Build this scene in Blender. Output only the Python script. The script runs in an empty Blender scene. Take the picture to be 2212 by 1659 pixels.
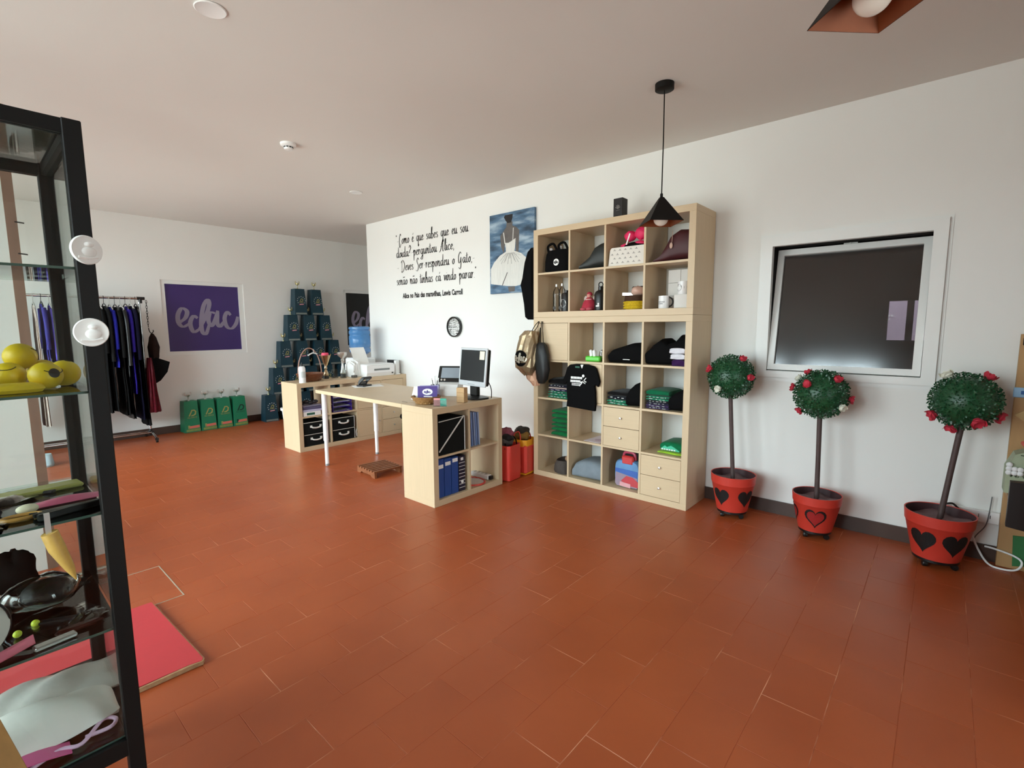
import bpy, math, random
from mathutils import Vector, Matrix
R = random.Random(7)
PI = math.pi
sc = bpy.context.scene
COL = sc.collection
# ------------------------------------------------------------------ camera
CAM = Vector((1.39824, -3.98512, 1.41224))
YAW, PITCH, ROLL, FPX = 2.29335478, -0.116907317, -0.00607524775, 1060.18
fw = Vector((math.cos(PITCH)*math.cos(YAW), math.cos(PITCH)*math.sin(YAW), math.sin(PITCH)))
rt = fw.cross(Vector((0, 0, 1))).normalized(); up = rt.cross(fw)
rt2 = rt*math.cos(ROLL) + up*math.sin(ROLL); up2 = up*math.cos(ROLL) - rt*math.sin(ROLL)
cam = bpy.data.cameras.new('camera'); camo = bpy.data.objects.new('camera', cam); COL.objects.link(camo)
camo.matrix_world = Matrix(((rt2.x, up2.x, -fw.x, CAM.x), (rt2.y, up2.y, -fw.y, CAM.y), (rt2.z, up2.z, -fw.z, CAM.z), (0, 0, 0, 1)))
cam.sensor_width = 36; cam.lens = 36*FPX/2212; cam.clip_start = 0.05
sc.camera = camo
# ------------------------------------------------------------------ light and exposure
sc.view_settings.view_transform = 'Standard'; sc.view_settings.look = 'None'
sc.view_settings.exposure = 1.6; sc.view_settings.gamma = 1.0; sc.view_settings.use_curve_mapping = False
w = bpy.data.worlds.new('sky'); sc.world = w; w.use_nodes = True
nt = w.node_tree; nt.nodes.clear()
wo = nt.nodes.new('ShaderNodeOutputWorld'); bg = nt.nodes.new('ShaderNodeBackground')
tc = nt.nodes.new('ShaderNodeTexCoord'); sx = nt.nodes.new('ShaderNodeSeparateXYZ'); rp = nt.nodes.new('ShaderNodeValToRGB')
rp.color_ramp.elements[0].position = 0.0; rp.color_ramp.elements[0].color = (0.46, 0.46, 0.46, 1)
rp.color_ramp.elements[1].position = 0.08; rp.color_ramp.elements[1].color = (0.80, 0.90, 1.0, 1)
nt.links.new(tc.outputs['Generated'], sx.inputs[0]); nt.links.new(sx.outputs['Z'], rp.inputs[0])
nt.links.new(rp.outputs[0], bg.inputs['Color']); bg.inputs['Strength'].default_value = 5.2
nt.links.new(bg.outputs[0], wo.inputs[0])
def area(name, loc, rot, sx_, sy_, power=0, color=(1, 1, 1), portal=False):
    l = bpy.data.lights.new(name, 'AREA'); l.shape = 'RECTANGLE'; l.size = sx_; l.size_y = sy_; l.energy = power; l.color = color
    if portal: l.cycles.is_portal = True
    o = bpy.data.objects.new(name, l); COL.objects.link(o); o.location = loc; o.rotation_euler = rot
    return o
YS = -5.05                                   # glazed side of the room
GLZ = [(-6.35, -3.3), (-3.1, -.6), (-.4, .7)]         # big glazed openings in it (x ranges)
for k, (a, b) in enumerate(GLZ):
    area('window_portal', ((a+b)/2, YS-0.22, 1.37), (PI/2, 0, 0), b-a, 2.6, portal=True)
GLE = (-3.0, -2.1)                           # unseen glazed door added to the front wall for side light (y range)
area('window_portal', (3.32, (GLE[0]+GLE[1])/2, 1.25), (PI/2, 0, PI/2), GLE[1]-GLE[0], 2.3, portal=True)
try:
    sc.cycles.transparent_max_bounces = 40; sc.cycles.max_bounces = 10; sc.cycles.diffuse_bounces = 6
except Exception: pass
# ------------------------------------------------------------------ mesh helpers
class MB:
    def __init__(s): s.v = []; s.f = []; s.sm = []
    def add(s, vs, fs, smooth=False, M=None):
        b = len(s.v)
        for q in vs:
            q = Vector(q)
            if M is not None: q = M @ q
            s.v.append(q)
        for f in fs: s.f.append([b+i for i in f]); s.sm.append(smooth)
        return s
    def box(s, x0, x1, y0, y1, z0, z1, M=None, bev=0.0):
        if bev <= 0:
            vs = [(x0,y0,z0),(x1,y0,z0),(x1,y1,z0),(x0,y1,z0),(x0,y0,z1),(x1,y0,z1),(x1,y1,z1),(x0,y1,z1)]
            return s.add(vs, [(3,2,1,0),(4,5,6,7),(0,1,5,4),(1,2,6,5),(2,3,7,6),(3,0,4,7)], False, M)
        b = min(bev, (x1-x0)/2.01, (y1-y0)/2.01, (z1-z0)/2.01)
        vs = []
        for sx_ in (0, 1):
            for sy_ in (0, 1):
                for sz_ in (0, 1):
                    X = x1 if sx_ else x0; Y = y1 if sy_ else y0; Z = z1 if sz_ else z0
                    dx = -b if sx_ else b; dy = -b if sy_ else b; dz = -b if sz_ else b
                    vs += [(X, Y+dy, Z+dz), (X+dx, Y, Z+dz), (X+dx, Y+dy, Z)]
        i = lambda a, c, e, k: (a*4+c*2+e)*3+k
        fs = []
        for k in range(3):
            o = [q for q in range(3) if q != k]
            for d in (0, 1):
                ring = []
                for (p, q) in ((0,0),(1,0),(1,1),(0,1)):
                    c = [0,0,0]; c[k] = d; c[o[0]] = p; c[o[1]] = q; ring.append(i(c[0],c[1],c[2],k))
                fl = (d == 1) != (k == 1)
                fs.append(ring if fl else ring[::-1])
        for k in range(3):
            o = [q for q in range(3) if q != k]
            for (p, q) in ((0,0),(1,0),(1,1),(0,1)):
                c0 = [0,0,0]; c1 = [0,0,0]; c1[k] = 1
                c0[o[0]] = c1[o[0]] = p; c0[o[1]] = c1[o[1]] = q
                quad = [i(*c0,o[0]), i(*c1,o[0]), i(*c1,o[1]), i(*c0,o[1])]
                fl = ((p + q) % 2 == 0) != (k == 1)
                fs.append(quad[::-1] if fl else quad)
        for a in (0,1):
            for c in (0,1):
                for e in (0,1):
                    t = [i(a,c,e,0), i(a,c,e,1), i(a,c,e,2)]
                    fs.append(t if (a+c+e) % 2 == 1 else t[::-1])
        return s.add(vs, fs, False, M)
    def tube(s, pts, r, n=8, caps=True, smooth=True, M=None, closed=False):
        pts = [Vector(p) for p in pts]; N = len(pts)
        rs = r if isinstance(r, (list, tuple)) else [r]*N
        vs = []; fs = []; prev = None
        for i, p in enumerate(pts):
            if closed: t = pts[(i+1) % N]-pts[i-1]
            else: t = pts[min(i+1, N-1)]-pts[max(i-1, 0)]
            if t.length < 1e-9: t = Vector((0, 0, 1))
            t.normalize()
            if prev is None:
                a = Vector((0, 0, 1)) if abs(t.z) < .9 else Vector((1, 0, 0)); u = t.cross(a).normalized()
            else:
                u = prev - t*prev.dot(t)
                u = u.normalized() if u.length > 1e-6 else t.orthogonal().normalized()
            prev = u; v = t.cross(u)
            for k in range(n):
                a = 2*PI*k/n; vs.append(p+(u*math.cos(a)+v*math.sin(a))*rs[i])
        rng = N if closed else N-1
        for i in range(rng):
            j = (i+1) % N
            for k in range(n): fs.append((i*n+k, i*n+(k+1) % n, j*n+(k+1) % n, j*n+k))
        if caps and not closed: fs.append(tuple(range(n))[::-1]); fs.append(tuple((N-1)*n+k for k in range(n)))
        return s.add(vs, fs, smooth, M)
    def lathe(s, prof, n=24, c=(0, 0, 0), smooth=True, M=None, a0=0.0, caps=True):
        vs = []; fs = []; N = len(prof)
        for (r, z) in prof:
            for k in range(n):
                a = a0+2*PI*k/n; vs.append((c[0]+r*math.cos(a), c[1]+r*math.sin(a), c[2]+z))
        for i in range(N-1):
            for k in range(n): fs.append((i*n+k, i*n+(k+1) % n, (i+1)*n+(k+1) % n, (i+1)*n+k))
        if caps and prof[0][0] > 1e-5: fs.append(tuple(range(n))[::-1])
        if caps and prof[-1][0] > 1e-5: fs.append(tuple((N-1)*n+k for k in range(n)))
        return s.add(vs, fs, smooth, M)
    def prism(s, poly, d0, d1, M=None, smooth=False):
        """polygon in local (x, z), extruded along y from d0 to d1"""
        n = len(poly); vs = [(p[0], d0, p[1]) for p in poly]+[(p[0], d1, p[1]) for p in poly]
        fs = [tuple(range(n)), tuple(range(2*n-1, n-1, -1))]
        for i in range(n): fs.append((i, i+n, (i+1) % n+n, (i+1) % n))
        return s.add(vs, fs, smooth, M)
    def loft(s, rings, smooth=True, caps=True, M=None):
        n = len(rings[0]); vs = [p for r_ in rings for p in r_]; fs = []
        for i in range(len(rings)-1):
            for k in range(n): fs.append((i*n+k, i*n+(k+1) % n, (i+1)*n+(k+1) % n, (i+1)*n+k))
        if caps: fs.append(tuple(range(n))[::-1]); fs.append(tuple((len(rings)-1)*n+k for k in range(n)))
        return s.add(vs, fs, smooth, M)
    def ball(s, c, rx, ry=None, rz=None, n=16, m=10, M=None, bump=0, seed=0):
        ry = rx if ry is None else ry; rz = rx if rz is None else rz; vs = []; fs = []
        for i in range(m+1):
            th = PI*i/m
            for k in range(n):
                a = 2*PI*k/n; q = 1+bump*math.sin(3*a+seed+2*th)*math.sin(2.3*th+seed*1.7)
                vs.append((c[0]+rx*q*math.sin(th)*math.cos(a), c[1]+ry*q*math.sin(th)*math.sin(a), c[2]-rz*q*math.cos(th)))
        for i in range(m):
            for k in range(n): fs.append((i*n+k, i*n+(k+1) % n, (i+1)*n+(k+1) % n, (i+1)*n+k))
        return s.add(vs, fs, True, M)
    def sheet(s, fn, nu, nv, th=0.0, smooth=True, M=None):
        """fn(u,v)->point, u,v in 0..1; given a thickness the sheet is a closed slab along its normals"""
        P = [[Vector(fn(i/nu, j/nv)) for j in range(nv+1)] for i in range(nu+1)]
        W_ = nv+1
        vs = [p for row in P for p in row]; fs = []
        for i in range(nu):
            for j in range(nv): fs.append((i*W_+j, (i+1)*W_+j, (i+1)*W_+j+1, i*W_+j+1))
        if th:
            b = len(vs); nn = []
            for i in range(nu+1):
                for j in range(nv+1):
                    a = P[min(i+1, nu)][j]-P[max(i-1, 0)][j]; c = P[i][min(j+1, nv)]-P[i][max(j-1, 0)]
                    q = a.cross(c); nn.append(q.normalized() if q.length > 1e-12 else Vector((0, 0, 1)))
            vs = vs+[vs[i]-nn[i]*th for i in range(b)]
            fs += [tuple(b+k for k in f[::-1]) for f in fs]
            bd = [i*W_ for i in range(nu+1)]+[nu*W_+j for j in range(1, nv+1)]+[i*W_+nv for i in range(nu-1, -1, -1)]+[j for j in range(nv-1, 0, -1)]
            for k in range(len(bd)):
                a, c = bd[k], bd[(k+1) % len(bd)]; fs.append((c, a, b+a, b+c))
        return s.add(vs, fs, smooth, M)
    def mesh(s, name, o=(0, 0, 0)):
        me = bpy.data.meshes.new(name); o = Vector(o)
        me.from_pydata([tuple(v-o) for v in s.v], [], s.f); me.polygons.foreach_set('use_smooth', s.sm); me.update()
        if any(s.sm): me.set_sharp_from_angle(angle=math.radians(42))
        return me
def link(name, me, mat, parent=None, loc=(0, 0, 0), rot=(0, 0, 0)):
    o = bpy.data.objects.new(name, me); COL.objects.link(o); o.location = loc; o.rotation_euler = rot
    if mat is not None and not me.materials: me.materials.append(mat)
    if parent is not None: o.parent = parent
    return o
def part(name, mb, mat, parent, **k):
    """child mesh; mb is in world coordinates when the parent has 'world' set, else local"""
    q = parent; org = Vector((0, 0, 0)); wd = False
    while q is not None: org += Vector(q.location); wd = wd or bool(q.get('_w')); q = q.parent
    if wd: return link(name, mb.mesh(name, org), mat, parent, **k)
    return link(name, mb.mesh(name), mat, parent, **k)
def tag(o, label, cat, group=None):
    o['label'] = label; o['category'] = cat
    if group: o['group'] = group
    return o
def thing(name, label, cat, loc=(0, 0, 0), rz=0.0, group=None, world=False):
    o = bpy.data.objects.new(name, None); COL.objects.link(o); o.location = loc; o.rotation_euler = (0, 0, rz); o.empty_display_size = .05
    tag(o, label, cat, group)
    if world: o['_w'] = 1
    return o
def single(name, label, cat, mb, mat, base, group=None):
    o = link(name, mb.mesh(name, base), mat, None, base); return tag(o, label, cat, group)
def struct(name, mb, mat, parent=None):
    o = link(name, mb.mesh(name), mat, parent)
    if parent is None: o['kind'] = 'structure'
    return o
def copy_tree(o, parent=None):
    c = o.copy(); COL.objects.link(c)
    if parent is not None: c.parent = parent
    for ch in list(o.children): copy_tree(ch, c)
    return c
def T(x, y, z, rz=0, rx=0, ry=0): return Matrix.Translation((x, y, z)) @ Matrix.Rotation(rz, 4, 'Z') @ Matrix.Rotation(ry, 4, 'Y') @ Matrix.Rotation(rx, 4, 'X')
def sup(cx, cy, z, rx, ry, n=24, e=2.0, wob=0.0, k=5, ph=0.0):
    out = []
    for i in range(n):
        a = 2*PI*i/n; c, s_ = math.cos(a), math.sin(a); q = 1+wob*math.sin(k*a+ph)
        out.append((cx+rx*q*math.copysign(abs(c)**(2/e), c), cy+ry*q*math.copysign(abs(s_)**(2/e), s_), z))
    return out
# ------------------------------------------------------------------ materials
def srgb(c):
    if isinstance(c, str): c = tuple(int(c[i:i+2], 16)/255 for i in (0, 2, 4))
    return tuple((x/12.92 if x <= .04045 else ((x+.055)/1.055)**2.4) for x in c)
MC = {}
def mat(name, col, rough=.5, metal=0.0, spec=.5, var=.06, scale=18.0, bump=0.0, bscale=200.0, coat=0.0, stretch=(1, 1, 1), sheen=0.0, var2=None, trans=0.0, alpha=1.0):
    if name in MC: return MC[name]
    m = bpy.data.materials.new(name); m.use_nodes = True; nt = m.node_tree; b = nt.nodes['Principled BSDF']
    c = srgb(col); c2 = srgb(var2) if var2 else tuple(x*(1-var*2.2) for x in c)
    tc = nt.nodes.new('ShaderNodeTexCoord'); mp = nt.nodes.new('ShaderNodeMapping'); mp.inputs['Scale'].default_value = stretch
    no = nt.nodes.new('ShaderNodeTexNoise'); no.inputs['Scale'].default_value = scale; no.inputs['Detail'].default_value = 4
    mx = nt.nodes.new('ShaderNodeMix'); mx.data_type = 'RGBA'; mx.inputs[6].default_value = (*c, 1); mx.inputs[7].default_value = (*c2, 1)
    L = nt.links.new
    L(tc.outputs['Object'], mp.inputs[0]); L(mp.outputs[0], no.inputs['Vector']); L(no.outputs['Fac'], mx.inputs[0]); L(mx.outputs[2], b.inputs['Base Color'])
    b.inputs['Roughness'].default_value = rough; b.inputs['Metallic'].default_value = metal; b.inputs['Specular IOR Level'].default_value = min(spec, .12) if rough >= .8 else spec
    b.inputs['Coat Weight'].default_value = coat; b.inputs['Sheen Weight'].default_value = sheen; b.inputs['Transmission Weight'].default_value = trans; b.inputs['Alpha'].default_value = alpha
    if bump:
        n2 = nt.nodes.new('ShaderNodeTexNoise'); n2.inputs['Scale'].default_value = bscale; n2.inputs['Detail'].default_value = 3
        bp = nt.nodes.new('ShaderNodeBump'); bp.inputs['Strength'].default_value = bump; bp.inputs['Distance'].default_value = .004
        L(tc.outputs['Object'], n2.inputs['Vector']); L(n2.outputs['Fac'], bp.inputs['Height']); L(bp.outputs[0], b.inputs['Normal'])
    MC[name] = m; return m
def thin_glass(name, tint=(.93, .97, .95), refl=1.0, ior=1.45):
    if name in MC: return MC[name]
    m = bpy.data.materials.new(name); m.use_nodes = True; nt = m.node_tree; nt.nodes.clear()
    o = nt.nodes.new('ShaderNodeOutputMaterial'); t = nt.nodes.new('ShaderNodeBsdfTransparent'); g = nt.nodes.new('ShaderNodeBsdfGlossy')
    fr = nt.nodes.new('ShaderNodeFresnel'); mx = nt.nodes.new('ShaderNodeMixShader'); mu = nt.nodes.new('ShaderNodeMath'); mu.operation = 'MULTIPLY'
    t.inputs[0].default_value = (*tint, 1); g.inputs['Roughness'].default_value = .03; fr.inputs['IOR'].default_value = ior; mu.inputs[1].default_value = refl
    L = nt.links.new
    L(fr.outputs[0], mu.inputs[0]); L(mu.outputs[0], mx.inputs[0]); L(t.outputs[0], mx.inputs[1]); L(g.outputs[0], mx.inputs[2]); L(mx.outputs[0], o.inputs[0])
    MC[name] = m; return m
def emit(name, col, st):
    m = bpy.data.materials.new(name); m.use_nodes = True; b = m.node_tree.nodes['Principled BSDF']
    b.inputs['Emission Color'].default_value = (*srgb(col), 1); b.inputs['Emission Strength'].default_value = st; b.inputs['Base Color'].default_value = (*srgb(col), 1); return m
PLASTER = mat('white_plaster', 'E9E8E4', .85, var=.015, scale=3, bump=.06, bscale=350, spec=.2)
CEILM = mat('ceiling_paint', 'DEDAD4', .9, var=.015, scale=2, spec=.15)
BIRCH = mat('birch_veneer', 'D4BB98', .42, var=.06, scale=9, stretch=(6, 6, .45), spec=.4)
BIRCHH = mat('birch_veneer_lengthwise', 'D4BB98', .42, var=.06, scale=9, stretch=(.45, .45, 8), spec=.4)
WHITEP = mat('white_plastic', 'F0F0EE', .35, var=.01)
WHITEM = mat('white_enamel', 'EEEDEA', .3, var=.01)
BLACKP = mat('black_plastic', '121212', .35, var=.05)
BLACKM = mat('black_metal', '14110F', .55, var=.05, spec=.2)
BLACKC = mat('black_cloth', '0D0C0D', .9, var=.2, scale=40)
CHROME = mat('chrome', 'C9C9C9', .16, metal=1, var=.02)
SILVER = mat('silver_metal', 'DEDCD7', .3, metal=.85, var=.04)
GOLD = mat('gold_metal', 'D9B468', .25, metal=1, var=.05)
PAPER = mat('white_paper', 'F2F1EE', .8, var=.01)
ALU = mat('white_aluminium', 'E6E6E3', .4, var=.01)
# ------------------------------------------------------------------ stroke lettering
GL = {
 'a': (.74, [[(.5,.82),(.28,1),(.07,.55),(.2,.02),(.42,.3),(.54,1)], [(.54,1),(.5,.25),(.6,0),(.76,.22)]]),
 'b': (.62, [[(.0,.3),(.2,1.2),(.26,2.1),(.1,1.8),(.08,.15),(.3,0),(.48,.5),(.3,.95),(.1,.6)]]),
 'c': (.56, [[(.44,.78),(.3,1),(.07,.5),(.24,0),(.56,.26)]]),
 'd': (.74, [[(.5,.82),(.28,1),(.07,.55),(.2,.02),(.42,.3),(.54,1)], [(.6,2.1),(.54,1),(.5,.25),(.6,0),(.76,.22)]]),
 'e': (.55, [[(.05,.42),(.38,.62),(.3,1),(.08,.6),(.2,0),(.56,.26)]]),
 'g': (.66, [[(.48,.82),(.28,1),(.07,.55),(.2,.02),(.42,.3),(.52,1)], [(.52,1),(.48,-.5),(.3,-1),(.08,-.75),(.6,.1)]]),
 'h': (.64, [[(0,.3),(.2,1.3),(.24,2.1),(.1,1.7),(.07,0)], [(.08,.3),(.32,1),(.44,.75),(.42,.12),(.5,0),(.66,.2)]]),
 'i': (.32, [[(.0,.2),(.12,1),(.1,.2),(.18,0),(.34,.22)], [(.14,1.35),(.15,1.45)]]),
 'l': (.34, [[(0,.25),(.2,1.2),(.26,2.1),(.12,1.8),(.1,.2),(.18,0),(.36,.22)]]),
 'm': (.92, [[(.02,.9),(.08,1),(.08,0)], [(.08,.3),(.28,1),(.37,.8),(.36,0)], [(.36,.3),(.56,1),(.66,.8),(.64,.1),(.76,0),(.94,.2)]]),
 'n': (.66, [[(.02,.9),(.08,1),(.08,0)], [(.08,.3),(.32,1),(.43,.78),(.41,.1),(.5,0),(.68,.2)]]),
 'o': (.58, [[(.3,1),(.07,.6),(.2,0),(.44,.4),(.32,.98),(.38,.8),(.6,.85)]]),
 'p': (.62, [[(.0,.6),(.12,1),(.08,-1)], [(.09,.3),(.32,1),(.48,.6),(.32,.02),(.1,.15)]]),
 'q': (.66, [[(.48,.82),(.28,1),(.07,.55),(.2,.02),(.42,.3),(.52,1)], [(.52,1),(.48,-1),(.66,-.6)]]),
 'r': (.5, [[(.02,.8),(.1,1),(.08,0)], [(.09,.4),(.26,.95),(.46,.9)]]),
 's': (.48, [[(.38,.85),(.24,1),(.1,.75),(.36,.3),(.22,0),(.04,.14)]]),
 't': (.42, [[(.16,1.75),(.14,.2),(.24,0),(.42,.2)], [(-.12,1.2),(.4,1.35)]]),
 'u': (.68, [[(.02,.8),(.1,1),(.1,.2),(.22,0),(.42,.4),(.48,1)], [(.48,1),(.46,.15),(.56,0),(.7,.2)]]),
 'v': (.54, [[(.02,.85),(.1,1),(.22,0),(.44,.9),(.52,.95)]]),
 'A': (1.0, [[(-.1,-.2),(.2,.3),(.62,2.1)], [(.62,2.1),(.64,.1),(.78,0)], [(.1,.8),(.8,.9)]]),
 'C': (.8, [[(.62,1.6),(.5,2),(.2,1.3),(.12,-.2),(.3,-.65),(.62,.1)]]),
 'D': (1.0, [[(.2,2.0),(.16,-.3)], [(-.1,1.6),(.4,2.1),(.82,1.2),(.6,.1),(.16,-.35),(.0,-.1)]]),
 'S': (.78, [[(.66,1.7),(.48,2.1),(.22,1.5),(.56,.6),(.34,-.4),(-.06,-.2)]]),
 'G': (.95, [[(.7,1.7),(.48,2),(.14,1.2),(.2,.1),(.5,.3),(.62,1)], [(.66,1.1),(.6,-.6),(.4,-1),(.16,-.7)]]),
 '-': (.5, [[(.06,.55),(.42,.6)]]), '.': (.24, [[(.08,.02),(.1,.1)]]), ',': (.26, [[(.12,.1),(.06,-.25)]]),
 '?': (.62, [[(.08,1.6),(.3,2.1),(.48,1.6),(.22,.9),(.2,.55)], [(.2,.02),(.21,.1)]]),
 '"': (.3, [[(.1,1.9),(.08,1.6)], [(.2,1.9),(.18,1.6)]]), ' ': (.62, []),
}
ACC = {'á': ('a', [(.3,1.35),(.5,1.7)]), 'é': ('e', [(.25,1.35),(.45,1.7)]), 'ã': ('a', [(.12,1.35),(.26,1.55),(.4,1.4),(.54,1.6)])}
def smooth_pts(P, k=6):
    if len(P) < 3: return [Vector(p) for p in P]
    P = [Vector(p) for p in P]; out = []
    for i in range(len(P)-1):
        a = P[max(i-1, 0)]; b = P[i]; c = P[i+1]; d = P[min(i+2, len(P)-1)]
        for j in range(k):
            t = j/k; out.append(.5*((2*b)+(c-a)*t+(2*a-5*b+4*c-d)*t*t+(3*b-a-3*c+d)*t*t*t))
    out.append(P[-1]); return out
def lettering(text, thin=.05, thick=.16, k=5):
    """flat stroke lettering in the (x, z) plane; returns quads [(4 points)], total advance"""
    x = 0; quads = []
    for ch in text:
        base, acc = ACC.get(ch, (ch, None)); adv, st = GL[base]
        st = st+([acc] if acc else [])
        for pl in st:
            pts = smooth_pts([(p[0]+x, p[1]) for p in pl], k); pr = None
            for i, p in enumerate(pts):
                t = pts[min(i+1, len(pts)-1)]-pts[max(i-1, 0)]
                t = t.normalized() if t.length > 1e-9 else Vector((1, 0))
                e = min(i, len(pts)-1-i)/max(1, len(pts)-1)
                wd = (thin+(thick-thin)*abs(t.y)**1.5*min(1, .45+3*e))/2
                nn = Vector((-t.y, t.x))*wd
                cur = (p+nn, p-nn)
                if pr: quads.append((pr[0], cur[0], cur[1], pr[1]))
                pr = cur
        x += adv
    return quads, x
def script_mesh(mb, text, fn, height=1.0, width=None, **k):
    """place stroke lettering; fn(u, v) maps letter coordinates (already scaled) to a point"""
    q, adv = lettering(text, **k); sx_ = (width/adv) if width else height
    for quad in q:
        mb.add([fn(p[0]*sx_, p[1]*height) for p in quad], [(0, 1, 2, 3)])
    return adv*sx_
def font_mesh(mb, text, size, fn, xs=1.0, bold=0.0, align='LEFT'):
    cu = bpy.data.curves.new('t', 'FONT'); cu.body = text; cu.size = size; cu.align_x = align; cu.offset = bold; cu.resolution_u = 3
    o = bpy.data.objects.new('t', cu); COL.objects.link(o)
    bpy.context.view_layer.update()
    me = bpy.data.meshes.new_from_object(o.evaluated_get(bpy.context.evaluated_depsgraph_get()))
    mb.add([fn(v.co.x*xs, v.co.y) for v in me.vertices], [tuple(p.vertices) for p in me.polygons])
    bpy.data.objects.remove(o); bpy.data.curves.remove(cu); bpy.data.meshes.remove(me)
def disc(mb, c, r, fn, n=24):
    mb.add([fn(c[0]+r*math.cos(2*PI*i/n), c[1]+r*math.sin(2*PI*i/n)) for i in range(n)], [tuple(range(n))])

EDAC = [[(.14,.42),(.235,.50),(.265,.60),(.2,.645),(.145,.55),(.145,.43),(.2,.37),(.29,.42)], [(.40,.50),(.345,.53),(.295,.42),(.33,.29),(.41,.33)],
        [(.41,.33),(.5,.5),(.57,.70),(.555,.785),(.49,.68),(.445,.45),(.45,.29),(.5,.26),(.55,.40)], [(.645,.58),(.575,.585),(.545,.46),(.585,.38),(.65,.50),(.685,.62)], [(.685,.62),(.665,.44),(.70,.37),(.765,.45)],
        [(.865,.55),(.82,.60),(.775,.5),(.8,.37),(.87,.34),(.94,.42),(.97,.53)]]
def edac(mb, fn, thin=.028, thick=.062, d=.0003):
    """brush script word in unit picture coordinates; fn(u, v, lift)"""
    for si, pl in enumerate(EDAC):
        pts = smooth_pts(pl, 7); pr = None
        for i, p in enumerate(pts):
            t = pts[min(i+1, len(pts)-1)]-pts[max(i-1, 0)]; t = t.normalized() if t.length > 1e-9 else Vector((1, 0))
            e = min(i, len(pts)-1-i)/(len(pts)-1); wd = (thin+(thick-thin)*max(0, abs(t.y))**1.3*min(1, .35+4*e))/2
            nn = Vector((-t.y, t.x))*wd; cur = (p+nn, p-nn); li = d*(si*3+i/len(pts)*2)
            if pr: mb.add([fn(q.x, q.y, l) for q, l in ((pr[0], pl_), (cur[0], li), (cur[1], li), (pr[1], pl_))], [(0, 1, 2, 3)])
            pr = cur; pl_ = li
# ================================================================== the room
HC = 2.843; XB = -6.435; XC = -4.83; XE = 3.1; YA = 1.8
def wall(name, axis, pos, th, u0, u1, z0, z1, holes=(), m=None):
    """wall slab: axis 'y' -> plane y=pos .. pos+th, u along x; axis 'x' -> plane x=pos .. pos+th, u along y"""
    us = sorted({u0, u1, *[h[0] for h in holes], *[h[1] for h in holes]}); zs = sorted({z0, z1, *[h[2] for h in holes], *[h[3] for h in holes]})
    mb = MB(); a, b = min(pos, pos+th), max(pos, pos+th)
    for i in range(len(us)-1):
        for j in range(len(zs)-1):
            cu, cz = (us[i]+us[i+1])/2, (zs[j]+zs[j+1])/2
            if any(h[0] < cu < h[1] and h[2] < cz < h[3] for h in holes): continue
            if axis == 'y': mb.box(us[i], us[i+1], a, b, zs[j], zs[j+1])
            else: mb.box(a, b, us[i], us[i+1], zs[j], zs[j+1])
    return struct(name, mb, m or PLASTER)
# floor: grout bed with terracotta tiles laid in running bond
def floor_mats():
    m = bpy.data.materials.new('terracotta_tile'); m.use_nodes = True; nt = m.node_tree; b = nt.nodes['Principled BSDF']; L = nt.links.new
    oi = nt.nodes.new('ShaderNodeObjectInfo'); ge = nt.nodes.new('ShaderNodeNewGeometry'); ad = nt.nodes.new('ShaderNodeMath'); ad.operation = 'ADD'
    fr = nt.nodes.new('ShaderNodeMath'); fr.operation = 'FRACT'
    L(oi.outputs['Random'], ad.inputs[0]); L(ge.outputs['Random Per Island'], ad.inputs[1]); L(ad.outputs[0], fr.inputs[0])
    no = nt.nodes.new('ShaderNodeTexNoise'); no.inputs['Scale'].default_value = 2.2; no.inputs['Detail'].default_value = 5
    L(ge.outputs['Position'], no.inputs['Vector'])
    a2 = nt.nodes.new('ShaderNodeMath'); a2.operation = 'MULTIPLY_ADD'; a2.inputs[1].default_value = .18; L(fr.outputs[0], a2.inputs[0]); L(no.outputs['Fac'], a2.inputs[2])
    cr = nt.nodes.new('ShaderNodeValToRGB'); e = cr.color_ramp.elements
    e[0].position = .25; e[0].color = (*srgb('9C4822'), 1); e[1].position = .95; e[1].color = (*srgb('AE552B'), 1)
    L(a2.outputs[0], cr.inputs[0]); L(cr.outputs[0], b.inputs['Base Color'])
    n2 = nt.nodes.new('ShaderNodeTexNoise'); n2.inputs['Scale'].default_value = 3.5; n2.inputs['Detail'].default_value = 4; L(ge.outputs['Position'], n2.inputs['Vector'])
    mr = nt.nodes.new('ShaderNodeMapRange'); mr.inputs['To Min'].default_value = .3; mr.inputs['To Max'].default_value = .46; L(n2.outputs['Fac'], mr.inputs[0]); L(mr.outputs[0], b.inputs['Roughness'])
    b.inputs['Specular IOR Level'].default_value = .5
    n3 = nt.nodes.new('ShaderNodeTexNoise'); n3.inputs['Scale'].default_value = 9; L(ge.outputs['Position'], n3.inputs['Vector'])
    bp = nt.nodes.new('ShaderNodeBump'); bp.inputs['Strength'].default_value = .12; bp.inputs['Distance'].default_value = .004; L(n3.outputs['Fac'], bp.inputs['Height']); L(bp.outputs[0], b.inputs['Normal'])
    g = bpy.data.materials.new('tile_grout'); g.use_nodes = True; nt = g.node_tree; b = nt.nodes['Principled BSDF']; L = nt.links.new
    ge = nt.nodes.new('ShaderNodeNewGeometry'); no = nt.nodes.new('ShaderNodeTexNoise'); no.inputs['Scale'].default_value = 3.2; no.inputs['Detail'].default_value = 6
    L(ge.outputs['Position'], no.inputs['Vector']); cr = nt.nodes.new('ShaderNodeValToRGB'); e = cr.color_ramp.elements
    e[0].position = .5; e[0].color = (*srgb('98441F'), 1); e[1].position = .68; e[1].color = (*srgb('E2A682'), 1)
    L(no.outputs['Fac'], cr.inputs[0]); L(cr.outputs[0], b.inputs['Base Color']); b.inputs['Roughness'].default_value = .8
    return m, g
TILE, GROUT = floor_mats()
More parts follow.
